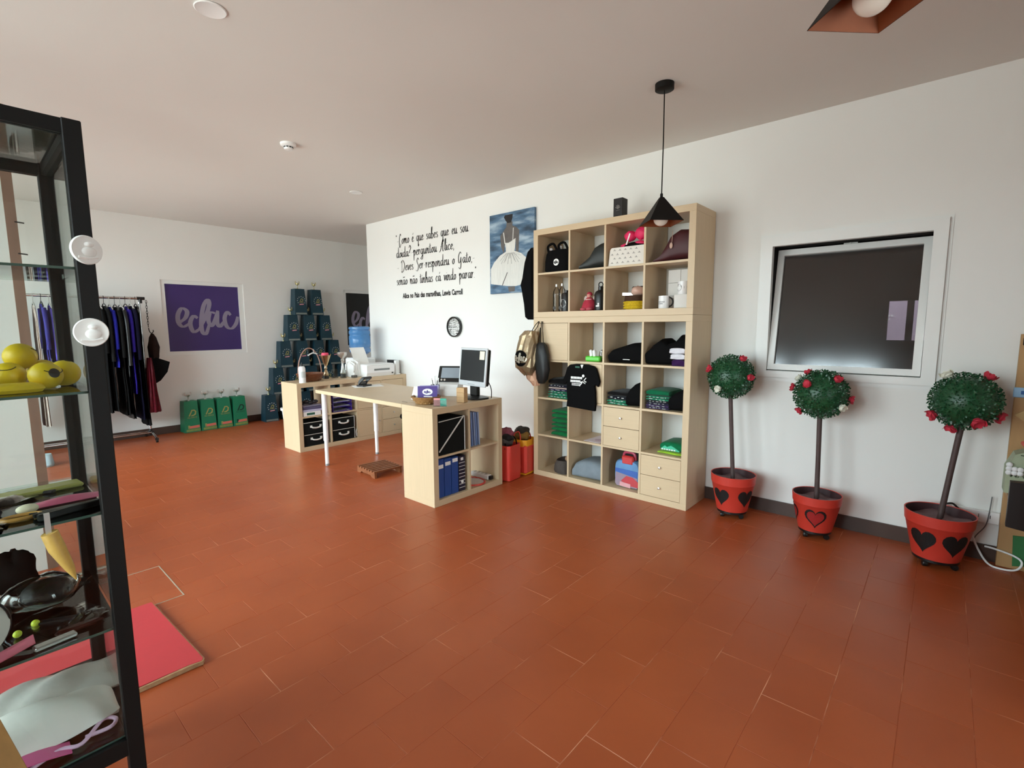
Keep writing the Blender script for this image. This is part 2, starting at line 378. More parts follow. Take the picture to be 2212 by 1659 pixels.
mb = MB(); mb.box(XB-.05, XE+.05, YS-.3, 0.05, -.12, -.0006); mb.box(XB-.05, XC+.05, 0.05, YA+.05, -.12, -.0006)
floor = struct('floor', mb, GROUT)
PX, PY, JT = .2025, .3030, .0024
def tile_mb(mb, x0, x1, y0, y1):
    b = .0006
    vs = [(x0,y0,-.004),(x1,y0,-.004),(x1,y1,-.004),(x0,y1,-.004),(x0,y0,-b),(x1,y0,-b),(x1,y1,-b),(x0,y1,-b),(x0+b,y0+b,0),(x1-b,y0+b,0),(x1-b,y1-b,0),(x0+b,y1-b,0)]
    return mb.add(vs, [(8,9,10,11),(4,5,9,8),(5,6,10,9),(6,7,11,10),(7,4,8,11),(0,1,5,4),(1,2,6,5),(2,3,7,6),(3,0,4,7)])
full = MB(); tile_mb(full, -(PX-JT)/2, (PX-JT)/2, -(PY-JT)/2, (PY-JT)/2); full = full.mesh('tile'); full.materials.append(TILE)
whole, cutl = [], MB()
for i in range(-36, 18):
    xa = -.049+i*PX; xb_ = xa+PX
    if xb_ < XB or xa > XE: continue
    y = -3.111-6*PY-(PY/2 if i % 2 else 0)-PY
    while y < YA:
        ya, yb = y, y+PY; y += PY
        lim = YA if (xa+xb_)/2 < XC else 0.0
        xs, xe, ys, ye = max(xa, XB), min(xb_, XE), max(ya, YS), min(yb, lim)
        if ye-ys < .02 or xe-xs < .02: continue
        if xe-xs > PX-.001 and ye-ys > PY-.001:
            d = Vector(((xa+xb_)/2, (ya+yb)/2, 0))-CAM; z = d.dot(fw); ok = False; s = 0
            if z > .3:
                u, v = FPX*d.dot(rt2)/z, -FPX*d.dot(up2)/z
                if abs(u) < 1150 and abs(v) < 880: ok = True; s = 1/(d.length**2)*abs(d.z)/d.length
            # places under or behind the furniture are not seen
            whole.append((-s if ok else 1, (xa+xb_)/2, (ya+yb)/2))
        else: tile_mb(cutl, xs+JT/2, xe-JT/2, ys+JT/2, ye-JT/2)
whole.sort()
for k, (s, x, y) in enumerate(whole):
    if k < 296: link('tile', full, TILE, floor, (x, y, 0))
    else: tile_mb(cutl, x-(PX-JT)/2, x+(PX-JT)/2, y-(PY-JT)/2, y+(PY-JT)/2)
o = link('tile_remainder', cutl.mesh('tile_remainder'), TILE, floor); o['kind'] = 'stuff'
# ceiling and walls
mb = MB(); mb.box(XB-.2, XE+.2, YS-.25, YA+.2, HC, HC+.15); struct('ceiling', mb, CEILM)
W1 = (.41, 1.30, 1.075, 1.975)
wall('wall_right', 'y', 0, .2, XC, XE+.2, -.1, HC, [W1])
WB = (-2.11, -1.085, 1.05, 2.055); WA = (.53, 1.555, 1.05, 2.055)
wall('wall_back', 'x', XB, -.2, YS-.2, YA+.2, -.1, HC, [WB, WA])
wall('wall_alcove', 'y', YA, .2, XB-.2, XC+.2, -.1, HC)
wall('wall_alcove_side', 'x', XC, .2, .2, YA+.2, -.1, HC)
wall('wall_front', 'x', XE, .2, YS-.2, .2, -.1, HC, [(GLE[0], GLE[1], .1, 2.4)])
wall('wall_left', 'y', YS, -.2, XB-.2, XE+.2, -.1, HC, [(a, b, .1, 2.66) for a, b in GLZ])
SKIRT = mat('brown_skirting_tile', '4A352C', .4, var=.12, scale=6)
for nm, bx_ in (('baseboard_right', (XC, XE, -.012, 0, 0, .097)), ('baseboard_back', (XB, XB+.012, YS, YA, 0, .097)), ('baseboard_alcove', (XB+.012, XC, YA-.012, YA, 0, .097)),
                ('baseboard_alcove_side', (XC-.012, XC, .0, YA-.012, 0, .097)), ('baseboard_front', (XE-.012, XE, YS, -.012, 0, .097)), ('baseboard_left', (XB+.012, XE-.012, YS, YS+.012, 0, .097))):
    mb = MB(); mb.box(*bx_); struct(nm, mb, SKIRT)
# glazed fronts of the room (daylight)
GLASS = thin_glass('clear_pane')
for k, (a, b) in enumerate(GLZ):
    mb = MB(); z0, z1 = .1, 2.66; y0, y1 = YS-.13, YS-.07
    mb.box(a, b, y0, y1, z0, z0+.07); mb.box(a, b, y0, y1, z1-.07, z1)
    mb.box(a, a+.06, y0, y1, z0+.07, z1-.07); mb.box(b-.06, b, y0, y1, z0+.07, z1-.07); mb.box((a+b)/2-.035, (a+b)/2+.035, y0, y1, z0+.07, z1-.07)
    wn = struct('window_%d' % (4+k), mb, ALU)
    for u0, u1 in ((a+.06, (a+b)/2-.035), ((a+b)/2+.035, b-.06)):
        mb = MB(); mb.box(u0, u1, YS-.104, YS-.098, z0+.07, z1-.07); link('pane', mb.mesh('pane'), GLASS, wn)
mb = MB(); a, b = GLE; x0, x1 = XE+.07, XE+.13; z0, z1 = .1, 2.4
mb.box(x0, x1, a, b, z0, z0+.07); mb.box(x0, x1, a, b, z1-.07, z1); mb.box(x0, x1, a, a+.06, z0+.07, z1-.07); mb.box(x0, x1, b-.06, b, z0+.07, z1-.07); mb.box(x0, x1, (a+b)/2-.035, (a+b)/2+.035, z0+.07, z1-.07)
wn = struct('window_7', mb, ALU)  # added opening, brings extra daylight onto the shelf end
for u0, u1 in ((a+.06, (a+b)/2-.035), ((a+b)/2+.035, b-.06)):
    mb = MB(); mb.box(XE+.098, XE+.104, u0, u1, z0+.07, z1-.07); link('pane', mb.mesh('pane'), GLASS, wn)
# tilted window on the right wall, a dim room beyond it
mb = MB(); yo, yi = -.022, .028
mb.box(.345, .415, yo, yi, 1.03, 2.04); mb.box(1.297, 1.367, yo, yi, 1.03, 2.04); mb.box(.415, 1.297, yo, yi, 1.972, 2.04); mb.box(.415, 1.297, yo, yi, 1.03, 1.078)
mb.box(.330, .345, -.004, .0, 1.0, 2.055); mb.box(1.367, 1.385, -.004, .0, 1.0, 2.055); mb.box(.345, 1.367, -.004, 0, 2.04, 2.055); mb.box(.345, 1.367, -.004, 0, 1.0, 1.03)
win1 = struct('window_1', mb, ALU)
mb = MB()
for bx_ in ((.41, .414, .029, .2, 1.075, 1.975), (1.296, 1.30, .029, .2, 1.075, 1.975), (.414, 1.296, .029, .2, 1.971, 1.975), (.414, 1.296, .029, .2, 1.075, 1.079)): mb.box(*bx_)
link('dark_reveal', mb.mesh('dark_reveal'), mat('dark_reveal_lining', '1C1A19', .9), win1)  # thin dark lining boxes over the plaster reveal
TM = T(0, .005, 1.083, rx=-math.atan2(.15, .875))
mb = MB(); sw = .042
mb.box(.418, .418+sw, -.02, .03, 0, .886, M=TM); mb.box(1.294-sw, 1.294, -.02, .03, 0, .886, M=TM); mb.box(.418+sw, 1.294-sw, -.02, .03, 0, sw, M=TM); mb.box(.418+sw, 1.294-sw, -.02, .03, .886-sw, .886, M=TM)
sash = link('sash', mb.mesh('sash'), ALU, win1)
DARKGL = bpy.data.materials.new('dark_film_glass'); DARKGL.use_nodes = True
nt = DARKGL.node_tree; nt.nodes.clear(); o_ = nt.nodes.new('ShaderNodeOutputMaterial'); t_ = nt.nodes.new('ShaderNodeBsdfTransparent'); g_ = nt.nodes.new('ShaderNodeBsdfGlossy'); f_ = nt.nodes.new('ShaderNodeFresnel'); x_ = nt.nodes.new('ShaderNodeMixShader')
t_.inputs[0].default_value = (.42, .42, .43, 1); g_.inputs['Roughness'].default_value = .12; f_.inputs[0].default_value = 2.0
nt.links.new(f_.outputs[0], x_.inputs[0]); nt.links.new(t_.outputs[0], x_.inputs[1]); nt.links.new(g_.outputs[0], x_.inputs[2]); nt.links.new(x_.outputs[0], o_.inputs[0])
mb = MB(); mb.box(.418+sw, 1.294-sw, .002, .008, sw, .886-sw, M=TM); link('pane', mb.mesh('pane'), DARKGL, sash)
mb = MB(); mb.tube([(.86, .0, .886), (.86, -.01, .93)], .008, 6, M=TM); mb.box(.82, .9, -.004, .01, .886, .9, M=TM); link('tilt_stay', mb.mesh('tilt_stay'), ALU, win1)
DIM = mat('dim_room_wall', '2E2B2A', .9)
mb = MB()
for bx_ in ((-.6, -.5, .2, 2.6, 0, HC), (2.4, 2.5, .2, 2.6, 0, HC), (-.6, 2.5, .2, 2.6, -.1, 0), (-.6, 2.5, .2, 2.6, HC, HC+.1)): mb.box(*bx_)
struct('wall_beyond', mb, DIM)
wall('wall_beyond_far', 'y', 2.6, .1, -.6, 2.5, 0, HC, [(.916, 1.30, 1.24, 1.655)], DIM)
LILAC = mat('lilac_wall', 'C9B6C4', .9, var=.02)
mb = MB(); mb.box(.2, 2.2, 3.5, 3.55, .6, 2.4); struct('wall_lilac', mb, LILAC)
mb = MB(); mb.box(1.065, 1.125, 2.75, 2.8, .6, 2.4); struct('trim_1', mb, mat('grey_trim', '8D8188', .7))
mb = MB()
for k in range(7): mb.box(.70+k*.03, .722+k*.03, 3.494, 3.4995, 1.50, 1.525); mb.box(.70+k*.026, .72+k*.026, 3.494, 3.4995, 1.46, 1.48)
hs = link('hall_sign', mb.mesh('hall_sign', (.8, 3.497, 1.1)), PAPER, None, (.8, 3.497, 1.1)); mb = MB(); mb.box(.72, .84, 3.494, 3.4995, 1.12, 1.34, M=Matrix.Translation((-.8, -3.497, -1.1))); part('notice', mb, PAPER, hs)
tag(hs, 'white lettering and notice on lilac wall beyond the tilted window', 'sign')
area('lilac_wall_fill', (1.0, 3.0, 2.35), (0, 0, 0), .5, .3, 3.2, (1, .97, .97))  # added fill light that brightens the lilac wall, no fixture modelled
# windows covered with printed film on the back wall
FILMG = mat('grey_film_print', '8F869C', .45, var=.10, scale=4)
def film_window(name, y0, y1, film):
    z0, z1 = 1.05, 2.055; mb = MB(); xa, xb_ = XB-.05, XB-.012; fwid = .05
    mb.box(xa, xb_, y0, y0+fwid, z0, z1); mb.box(xa, xb_, y1-fwid-.015, y1, z0, z1); mb.box(xa, xb_, y0+fwid, y1-fwid-.015, z1-fwid, z1); mb.box(xa, xb_, y0+fwid, y1-fwid-.015, z0, z0+fwid)
    wn = struct(name, mb, ALU)
    mb = MB(); mb.box(XB-.04, XB-.03, y0+fwid, y1-fwid-.015, z0+fwid, z1-fwid); pn = link('pane', mb.mesh('pane'), film, wn)
    wu, wv = y1-y0-2*fwid-.015, z1-z0-2*fwid; mb = MB(); edac(mb, lambda u, v, l: (XB-.0292+l, y0+fwid+u*wu, z0+fwid+v*wv))
    link('film_lettering', mb.mesh('film_lettering'), FILMG, pn)
film_window('window_2', WB[0], WB[1], mat('purple_film', '3A2168', .4, var=.05, scale=3))
film_window('window_3', WA[0], WA[1], mat('black_film', '0C0B0C', .4, var=.05))
# white partition with a timber edge on the left
mb = MB(); mb.box(-2.55, -2.5, -4.6, -3.735, 0, 2.27); pt_ = single('partition_panel', 'tall white partition panel with timber edge standing behind glass cabinet', 'panel', mb, mat('partition_white', 'D9D8D2', .7, var=.02), (-2.53, -4.2, 0))
mb = MB(); mb.box(-2.56, -2.49, -3.735, -3.69, 0, 2.27); pz = part('edge_post', MB().add(mb.v, mb.f), mat('weathered_timber', '8D6A58', .6, var=.2, scale=12, stretch=(4, 4, .4)), None)
for v in pz.data.vertices: v.co -= Vector((-2.53, -4.2, 0))
pz.parent = pt_
for zz in (2.0, 1.83):
    mb = MB(); mb.tube([(.04, .50, zz), (.055, .535, zz-.005)], .004, 6); link('nail', mb.mesh('nail'), BLACKM, pt_)
# ceiling fittings
def downlight(x, y, lab):
    t = thing('recessed_ceiling_light', lab, 'ceiling light', (x, y, HC))
    mb = MB(); mb.lathe([(.05, -.001), (.064, -.001), (.066, -.004), (.062, -.007), (.05, -.004)], 32); part('trim_ring', mb, WHITEP, t)
    mb = MB(); mb.lathe([(.0, -.003), (.051, -.003)], 32); part('diffuser', mb, mat('frosted_diffuser', 'DCD6D0', .5, var=.01), t)
downlight(-1.2, -3.08, 'white recessed ceiling light over the floor near the glass cabinet')
downlight(-3.435, -1.0, 'white recessed ceiling light above the desk and low cube shelf')
t = thing('smoke_detector', 'white round smoke detector with dark vent slots on ceiling', 'smoke detector', (-2.575, -2.11, HC))
mb = MB(); mb.lathe([(.058, 0), (.058, -.014), (.048, -.022), (.034, -.024), (.034, -.036), (.028, -.046), (0, -.048)], 28); part('housing', mb, WHITEP, t)
for k in range(10):
    a = 2*PI*k/10; mb = MB(); mb.box(.0335, .0352, -.008, .008, -.035, -.026, M=T(0, 0, 0, a)); part('vent_slot', mb, BLACKP, t)
COPPER = mat('copper_paint_inside', '8A4824', .5, metal=.35, var=.08)
BULB = mat('frosted_bulb', 'EDE4D8', .25, var=.01)
def pendant(x, y, zb, lab):
    t = thing('pendant_lamp', lab, 'pendant lamp', (x, y, HC), 0, 'black pyramid pendant lamps'); h = .146; hh = .155; zb -= HC
    mb = MB(); mb.lathe([(.0, 0), (.055, 0), (.055, -.034), (.052, -.036), (0, -.036)], 28); part('ceiling_rose', mb, BLACKM, t)
    mb = MB(); mb.tube([(0, 0, -.036), (.002, 0, (zb+hh)/2), (0, 0, zb+hh)], .0035, 6); part('cord', mb, BLACKM, t)
    mb = MB(); mb.lathe([(.0, zb+hh+.022), (.008, zb+hh+.022), (.009, zb+hh-.004), (0, zb+hh-.004)], 12); part('socket_cap', mb, BLACKM, t)
    tp = .016
    for nm, d, m_ in (('shade', 0, BLACKM), ('shade_lining', .0025, COPPER)):
        vs = [(h-d, 0, zb), (0, h-d, zb), (-h+d, 0, zb), (0, -h+d, zb), (tp, 0, zb+hh-d), (0, tp, zb+hh-d), (-tp, 0, zb+hh-d), (0, -tp, zb+hh-d)]
        mb = MB(); mb.add(vs, [(0, 1, 5, 4), (1, 2, 6, 5), (2, 3, 7, 6), (3, 0, 4, 7), (4, 5, 6, 7)]); part(nm, mb, m_, t)
    mb = MB(); mb.ball((0, 0, zb+.03), .045, n=20, m=14); mb.lathe([(.02, zb+.06), (.015, zb+.11)], 14); part('bulb', mb, BULB, t)
pendant(.03, -1.04, 2.035, 'black pyramid pendant lamp hanging before the tall cube shelf')
pendant(1.197, -2.363, 2.21, 'black pyramid pendant lamp with copper inside and globe bulb, away from shelves')
# ================================================================== cube shelves
FT, CELL, DV = .05, .335, .0167
PITCHC = CELL+DV
def cube_shelf(name, label, loc, rz, nc, nr, inserts=()):
    """local frame: x 0..W to the right, y 0 (front) .. .39 (back), z up"""
    t = thing(name, label, 'cube shelf', loc, rz); W_ = 2*FT+nc*CELL+(nc-1)*DV; H_ = 2*FT+nr*CELL+(nr-1)*DV; D = .39; b = .0012
    mb = MB(); mb.box(0, W_, 0, D, 0, FT, bev=b); part('bottom_panel', mb, BIRCHH, t)
    mb = MB(); mb.box(0, W_, 0, D, H_-FT, H_, bev=b); part('top_panel', mb, BIRCHH, t)
    for x in (0, W_-FT):
        mb = MB(); mb.box(x, x+FT, 0, D, FT, H_-FT, bev=b); part('side_panel', mb, BIRCH, t)
    for i in range(nc-1):
        x = FT+(i+1)*CELL+i*DV; mb = MB(); mb.box(x, x+DV, .004, D-.002, FT, H_-FT); part('divider', mb, BIRCH, t)
    for i in range(nc):
        for j in range(nr-1):
            x = FT+i*PITCHC; z = FT+(j+1)*CELL+j*DV; mb = MB(); mb.box(x, x+CELL, .005, D-.002, z, z+DV); part('shelf', mb, BIRCHH, t)
    for kind, i, j in inserts:
        x = FT+i*PITCHC; z = FT+j*PITCHC; g = .0025
        if kind in ('door', 'panel'):
            mb = MB(); mb.box(x+g, x+CELL-g, .003, .019, z+g, z+CELL-g, bev=.001); d = part('door', mb, BIRCHH, t)
            if kind == 'door': mb = MB(); mb.lathe([(.004, 0), (.004, .008), (.009, .012), (.009, .018), (0, .02)], 14, M=T(x+CELL-.035, .003, z+CELL/2, rx=PI/2)); part('knob', mb, SILVER, d)
            mb = MB(); mb.box(x+.002, x+.014, .02, .36, z+g, z+CELL-g); mb.box(x+CELL-.014, x+CELL-.002, .02, .36, z+g, z+CELL-g); mb.box(x+.002, x+CELL-.002, .36, .37, z+g, z+CELL-g); part('insert_box', mb, BIRCH, t)
        else:
            for k in (0, 1):
                z0 = z+g+k*(CELL/2); z1 = z+CELL/2-g/2+k*(CELL/2)-(.003 if k else 0)
                mb = MB(); mb.box(x+g, x+CELL-g, .003, .019, z0, z1, bev=.001); mb.box(x+.01, x+CELL-.01, .02, .35, z0+.01, z1-.02); d = part('drawer', mb, BIRCHH, t)
                mb = MB(); mb.lathe([(.004, 0), (.004, .008), (.009, .012), (.009, .018), (0, .02)], 14, M=T(x+CELL/2, .003, (z0+z1)/2, rx=PI/2)); part('knob', mb, SILVER, d)
    return t
YF = -.40
cube_shelf('cube_shelf', 'birch cube shelf of sixteen cells standing on the floor by the wall', (-1.49, YF, 0), 0, 4, 4, [('panel', 0, 3), ('panel', 1, 2), ('drawer', 2, 1), ('drawer', 3, 0)])
cube_shelf('cube_shelf', 'birch cube shelf of eight cells stacked on top of a larger shelf', (-1.49, YF, 1.491), 0, 4, 2)
XL, YL = -4.009, -1.492
cube_shelf('cube_shelf', 'long low birch cube shelf carrying a printer, basket and trophies', (XL, YL, 0), PI/2, 4, 2, [('drawer', 2, 1), ('door', 2, 0), ('drawer', 3, 1), ('drawer', 3, 0)])
XU, YU = -1.512, -1.609
desk = cube_shelf('desk_cube_shelf', 'small birch cube shelf of four cells at the end of the desk', (XU, YU, 0), PI/2, 2, 2)
ZT = .787
t = thing('desk', 'long birch desk on round white legs beside a small cube shelf', 'desk', (-2.6, -1.22, 0), world=True)
mb = MB(); mb.box(-3.345, XU-.3912, -1.61, -.835, .755, ZT+.001, bev=.0015); part('desktop', mb, BIRCHH, t)
for lx, ly in ((-3.3, -1.545), (-3.3, -.95)):
    mb = MB(); mb.lathe([(.0, .02), (.019, .02), (.019, .26), (.025, .262), (.025, .752), (0, .752)], 20, (lx, ly, 0)); lg = part('leg', mb, WHITEM, t)
    mb = MB(); mb.lathe([(.0, 0), (.02, 0), (.02, .02), (0, .02)], 20, (lx, ly, 0)); o = part('foot_cap', mb, mat('grey_plastic', '8D8D8C', .5), t)
for sy in (-1.53, -.95):
    mb = MB(); mb.box(-2.0, -1.93, sy-.004, sy+.004, ZT+.0005, ZT+.0025); part('joint_seam', mb, mat('seam_brown', '7A6650', .6), t)
# ================================================================== blue and green block trophies
TROPH_B = mat('dark_blue_board', '0F3846', .5, var=.12, scale=3); TROPH_G = mat('green_board', '147A55', .5, var=.08, scale=3)
STARM = mat('silver_star_print', 'D8DCD8', .4, var=.02); GOLDP = mat('gold_print', 'B9AE62', .4, var=.2, scale=30); PINKP = mat('pink_print', 'D2476A', .6, var=.1); PLATE = mat('silver_plate', '8E9690', .4, metal=.4, var=.15, scale=60)
BLACKPR = mat('black_print', '0D1E18', .5); CORALP = mat('coral_print', 'D8705E', .6, var=.1); OLIVEP = mat('olive_print', '8A9A50', .5, var=.2, scale=40)
def face_fn(bw, tw, bd, td, h, e=.0012):
    # front face looks along +x (local); u across (+y), v up 0..h
    return lambda u, v: (bd/2+(td-bd)/2*(v/h)+e, u, v)
def d_mark(mb, fn, cu, cv, s):
    pts = [(-.55,-.5),(-.05,.5),(.35,.5),(.62,.2),(.5,-.3),(.15,-.5),(-.2,-.5)]; inn = [(-.36,-.5),(.05,.33),(.3,.33),(.43,.15),(.34,-.2),(.1,-.34),(-.12,-.34)]
    for i in range(len(pts)-1):
        q = (pts[i], pts[i+1], inn[i+1], inn[i]); mb.add([fn(cu+a*s, cv+b*s) for a, b in q], [(0, 1, 2, 3)])
def trophy_proto(name, m, bw, tw, h, green=False, dark=False):
    bd, td = bw*.92, tw*.92; t = thing(name, '', 'trophy')
    vs = [(-bd/2,-bw/2,0),(bd/2,-bw/2,0),(bd/2,bw/2,0),(-bd/2,bw/2,0),(-td/2,-tw/2,h),(td/2,-tw/2,h),(td/2,tw/2,h),(-td/2,tw/2,h)]
    mb = MB(); mb.add(vs, [(3,2,1,0),(4,5,6,7),(0,1,5,4),(1,2,6,5),(2,3,7,6),(3,0,4,7)]); blk = part('block', mb, m, t)
    fn = face_fn(bw, tw, bd, td, h)
    if not green:
        mb = MB(); cu, cv = .012, h*.545
        for k in range(12):
            if k in (8, 9, 10): continue
            a = 2*PI*k/12; x, y = cu+.062*math.cos(a), cv+.062*math.sin(a)
            pl = [(x+(.0085 if i % 2 == 0 else .0038)*math.sin(PI*i/5), y+(.0085 if i % 2 == 0 else .0038)*math.cos(PI*i/5)) for i in range(10)]
            mb.add([fn(*p) for p in pl], [tuple(range(10))])
        part('star_ring', mb, STARM, blk)
        mb = MB(); d_mark(mb, fn, cu, cv+.008, .05); mb.add([fn(cu-.032, cv-.028), fn(cu+.034, cv-.028), fn(cu+.034, cv-.022), fn(cu-.032, cv-.022)], [(0, 1, 2, 3)]); part('gold_emblem', mb, GOLDP, blk)
        mb = MB(); mb.add([fn(cu-.034, cv-.066), fn(cu+.036, cv-.06), fn(cu+.036, cv-.044), fn(cu-.034, cv-.05)], [(0, 1, 2, 3)]); part('pink_band', mb, PINKP, blk)
        mb = MB()
        for k in range(7): u = cu-.027+k*.0085; mb.add([fn(u, cv-.061+k*.0007), fn(u+.0055, cv-.0605+k*.0007), fn(u+.0055, cv-.0515+k*.0007), fn(u, cv-.052+k*.0007)], [(0, 1, 2, 3)])
        for v in mb.v: v.x += .0006
        part('band_lettering', mb, STARM, blk)
        mb = MB(); mb.add([fn(-bw*.44, .008), fn(bw*.44, .008), fn(bw*.43, .034), fn(-bw*.43, .034)], [(0, 1, 2, 3)]); part('name_plate', mb, PLATE, blk)
    else:
        pm = BLACKPR if dark else GOLDP
        mb = MB(); d_mark(mb, fn, .008, h*.62, .085); part('emblem', mb, pm, blk)
        mb = MB(); font_mesh(mb, 'ALL DANCE', .026, lambda u, v: fn(u+.006, v+h*.455), .85, 0.0, 'CENTER'); part('lettering', mb, pm, blk)
        mb = MB(); font_mesh(mb, 'P', .062, lambda u, v: fn(u-.055, v+h*.12), .8, .003); part('initial', mb, pm, blk)
        mb = MB(); mb.add([fn(-.04, .05), fn(bw*.44, .055), fn(bw*.43, .09), fn(-.035, .085)], [(0, 1, 2, 3)]); part('coral_band', mb, CORALP, blk)
        mb = MB(); mb.add([fn(-bw*.4, .012), fn(bw*.47, .012), fn(bw*.46, .045), fn(-bw*.4, .04)], [(0, 1, 2, 3)]); part('olive_strip', mb, OLIVEP, blk)
    c = .8 if not green else 1.0; gm = mat('pale_gold', 'D9D0A0', .3, metal=.9, var=.1) if not green else SILVER
    mb = MB(); mb.lathe([(0, h), (.016*c, h), (.016*c, h+.008), (.006*c, h+.018), (.005*c, h+.05), (.009*c, h+.056), (.02*c, h+.066), (.026*c, h+.085), (.02*c, h+.095), (0, h+.088)], 14); cup = part('cup', mb, gm, t)
    for s in (-1, 1):
        mb = MB(); mb.tube(smooth_pts([(0, s*.012*c, h+.062), (0, s*.03*c, h+.07), (0, s*.038*c, h+.095), (0, s*.032*c, h+.12)], 4), [.004*c]*4+[.007*c]*5+[.009*c]*3+[.002], 6); part('wing', mb, gm, cup)
    return t
def place(proto, first, loc, label, group, rz=0.0):
    o = proto if first else copy_tree(proto); o.location = loc; o.rotation_euler = (0, 0, rz); tag(o, label, 'trophy', group); return o
bp = trophy_proto('block_trophy', TROPH_B, .198, .15, .402); first = True
for r_ in range(5):
    for k in range(6-r_):
        place(bp, first, (-6.275+R.uniform(-.006, .006), -.885+.135*r_+.27*k, .4025*r_), 'dark blue star trophy in the %s of the trophy pyramid' % ('bottom row', 'row above the bottom one', 'middle row', 'row below the top one', 'top row')[r_], 'stacked blue block trophies', R.uniform(-.03, .03)); first = False
gp = trophy_proto('block_trophy', TROPH_G, .195, .158, .425, True)
for k in range(3): place(gp, k == 0, (-6.335, -1.925+.205*k, 0), 'green block trophy with gold print and silver cup, standing on floor', 'green block trophies', .04)
gd = trophy_proto('block_trophy', TROPH_G, .195, .158, .425, True, True)
place(gd, True, (-6.335, -1.925+.205*3, 0), 'green block trophy with black emblem, at the end of the green row', 'green block trophies', .04)
# ================================================================== topiary trees
LEAF = mat('boxwood_leaf', '25633A', .38, var=.35, scale=60, var2='0F341E'); LEAF.node_tree.nodes['Principled BSDF'].inputs['Specular IOR Level'].default_value = .6
POTM = mat('red_painted_pot', 'C93A2C', .45, var=.06, scale=6); STEM = mat('brown_painted_stem', '54403D', .6, var=.2, scale=30); SOIL = mat('brown_plaster_soil', '86686A', .75, var=.3, scale=14, bump=.5, bscale=30)
ROSE = mat('red_rose_cloth', 'D22F45', .7, var=.2, scale=50); WROSE = mat('white_rose_cloth', 'E6E6D4', .7, var=.1, scale=50); POTIN = mat('dark_pot_inside', '43282B', .6)
def foliage(seed, r):
    rr = random.Random(seed); mb = MB(); mb.ball((0, 0, 0), r*.86, n=24, m=16)
    N = 2100
    for i in range(N):
        z = 1-2*(i+.5)/N; a = i*2.399963+rr.uniform(-.2, .2); q = math.sqrt(1-z*z); n = Vector((q*math.cos(a), q*math.sin(a), z))
        n2 = (n+Vector((rr.uniform(-.7, .7), rr.uniform(-.7, .7), rr.uniform(-.7, .7)))).normalized(); p = n*r*rr.uniform(.84, .97)
        t1 = n2.cross(Vector((rr.uniform(-1, 1), rr.uniform(-1, 1), rr.uniform(-1, 1)))).normalized(); l = rr.uniform(.011, .018); w_ = l*.42
        tip = (n*.75+t1*.6).normalized(); sd = tip.cross(n2)
        sd = sd.normalized() if sd.length > 1e-6 else t1
        b0 = p; m0 = p+tip*l*.55
        mb.add([b0, m0+sd*w_, p+tip*l, m0-sd*w_, m0+n2*.002], [(0, 1, 4), (1, 2, 4), (2, 3, 4), (3, 0, 4)])
    return mb.mesh('foliage')
def rose_mb(r):
    mb = MB(); mb.lathe([(0, -.3*r), (.55*r, -.1*r), (.8*r, .35*r), (.62*r, .75*r), (.3*r, .6*r), (0, .55*r)], 9)
    for k in range(6):
        a = k*1.05; rr = r*(.62 if k % 2 else .8)
        mb.sheet(lambda u, v: (math.cos(a+(u-.5)*1.3)*rr*(.75+.35*v*v), math.sin(a+(u-.5)*1.3)*rr*(.75+.35*v*v), r*(-.1+1.0*v-.5*(2*u-1)**2*v)), 5, 4)
    return mb
rosem = {}
for nm, mm in (('red', ROSE), ('white', WROSE)):
    rosem[nm] = rose_mb(.033).mesh('rose'); rosem[nm].materials.append(mm)
fol = [foliage(s, .163) for s in (1, 2)]
for f in fol: f.materials.append(LEAF)
def heart(n=26):
    out = []
    for i in range(n):
        a = 2*PI*i/n; out.append((16*math.sin(a)**3/17, (13*math.cos(a)-5*math.cos(2*a)-2*math.cos(3*a)-math.cos(4*a)+2.5)/15))
    return out
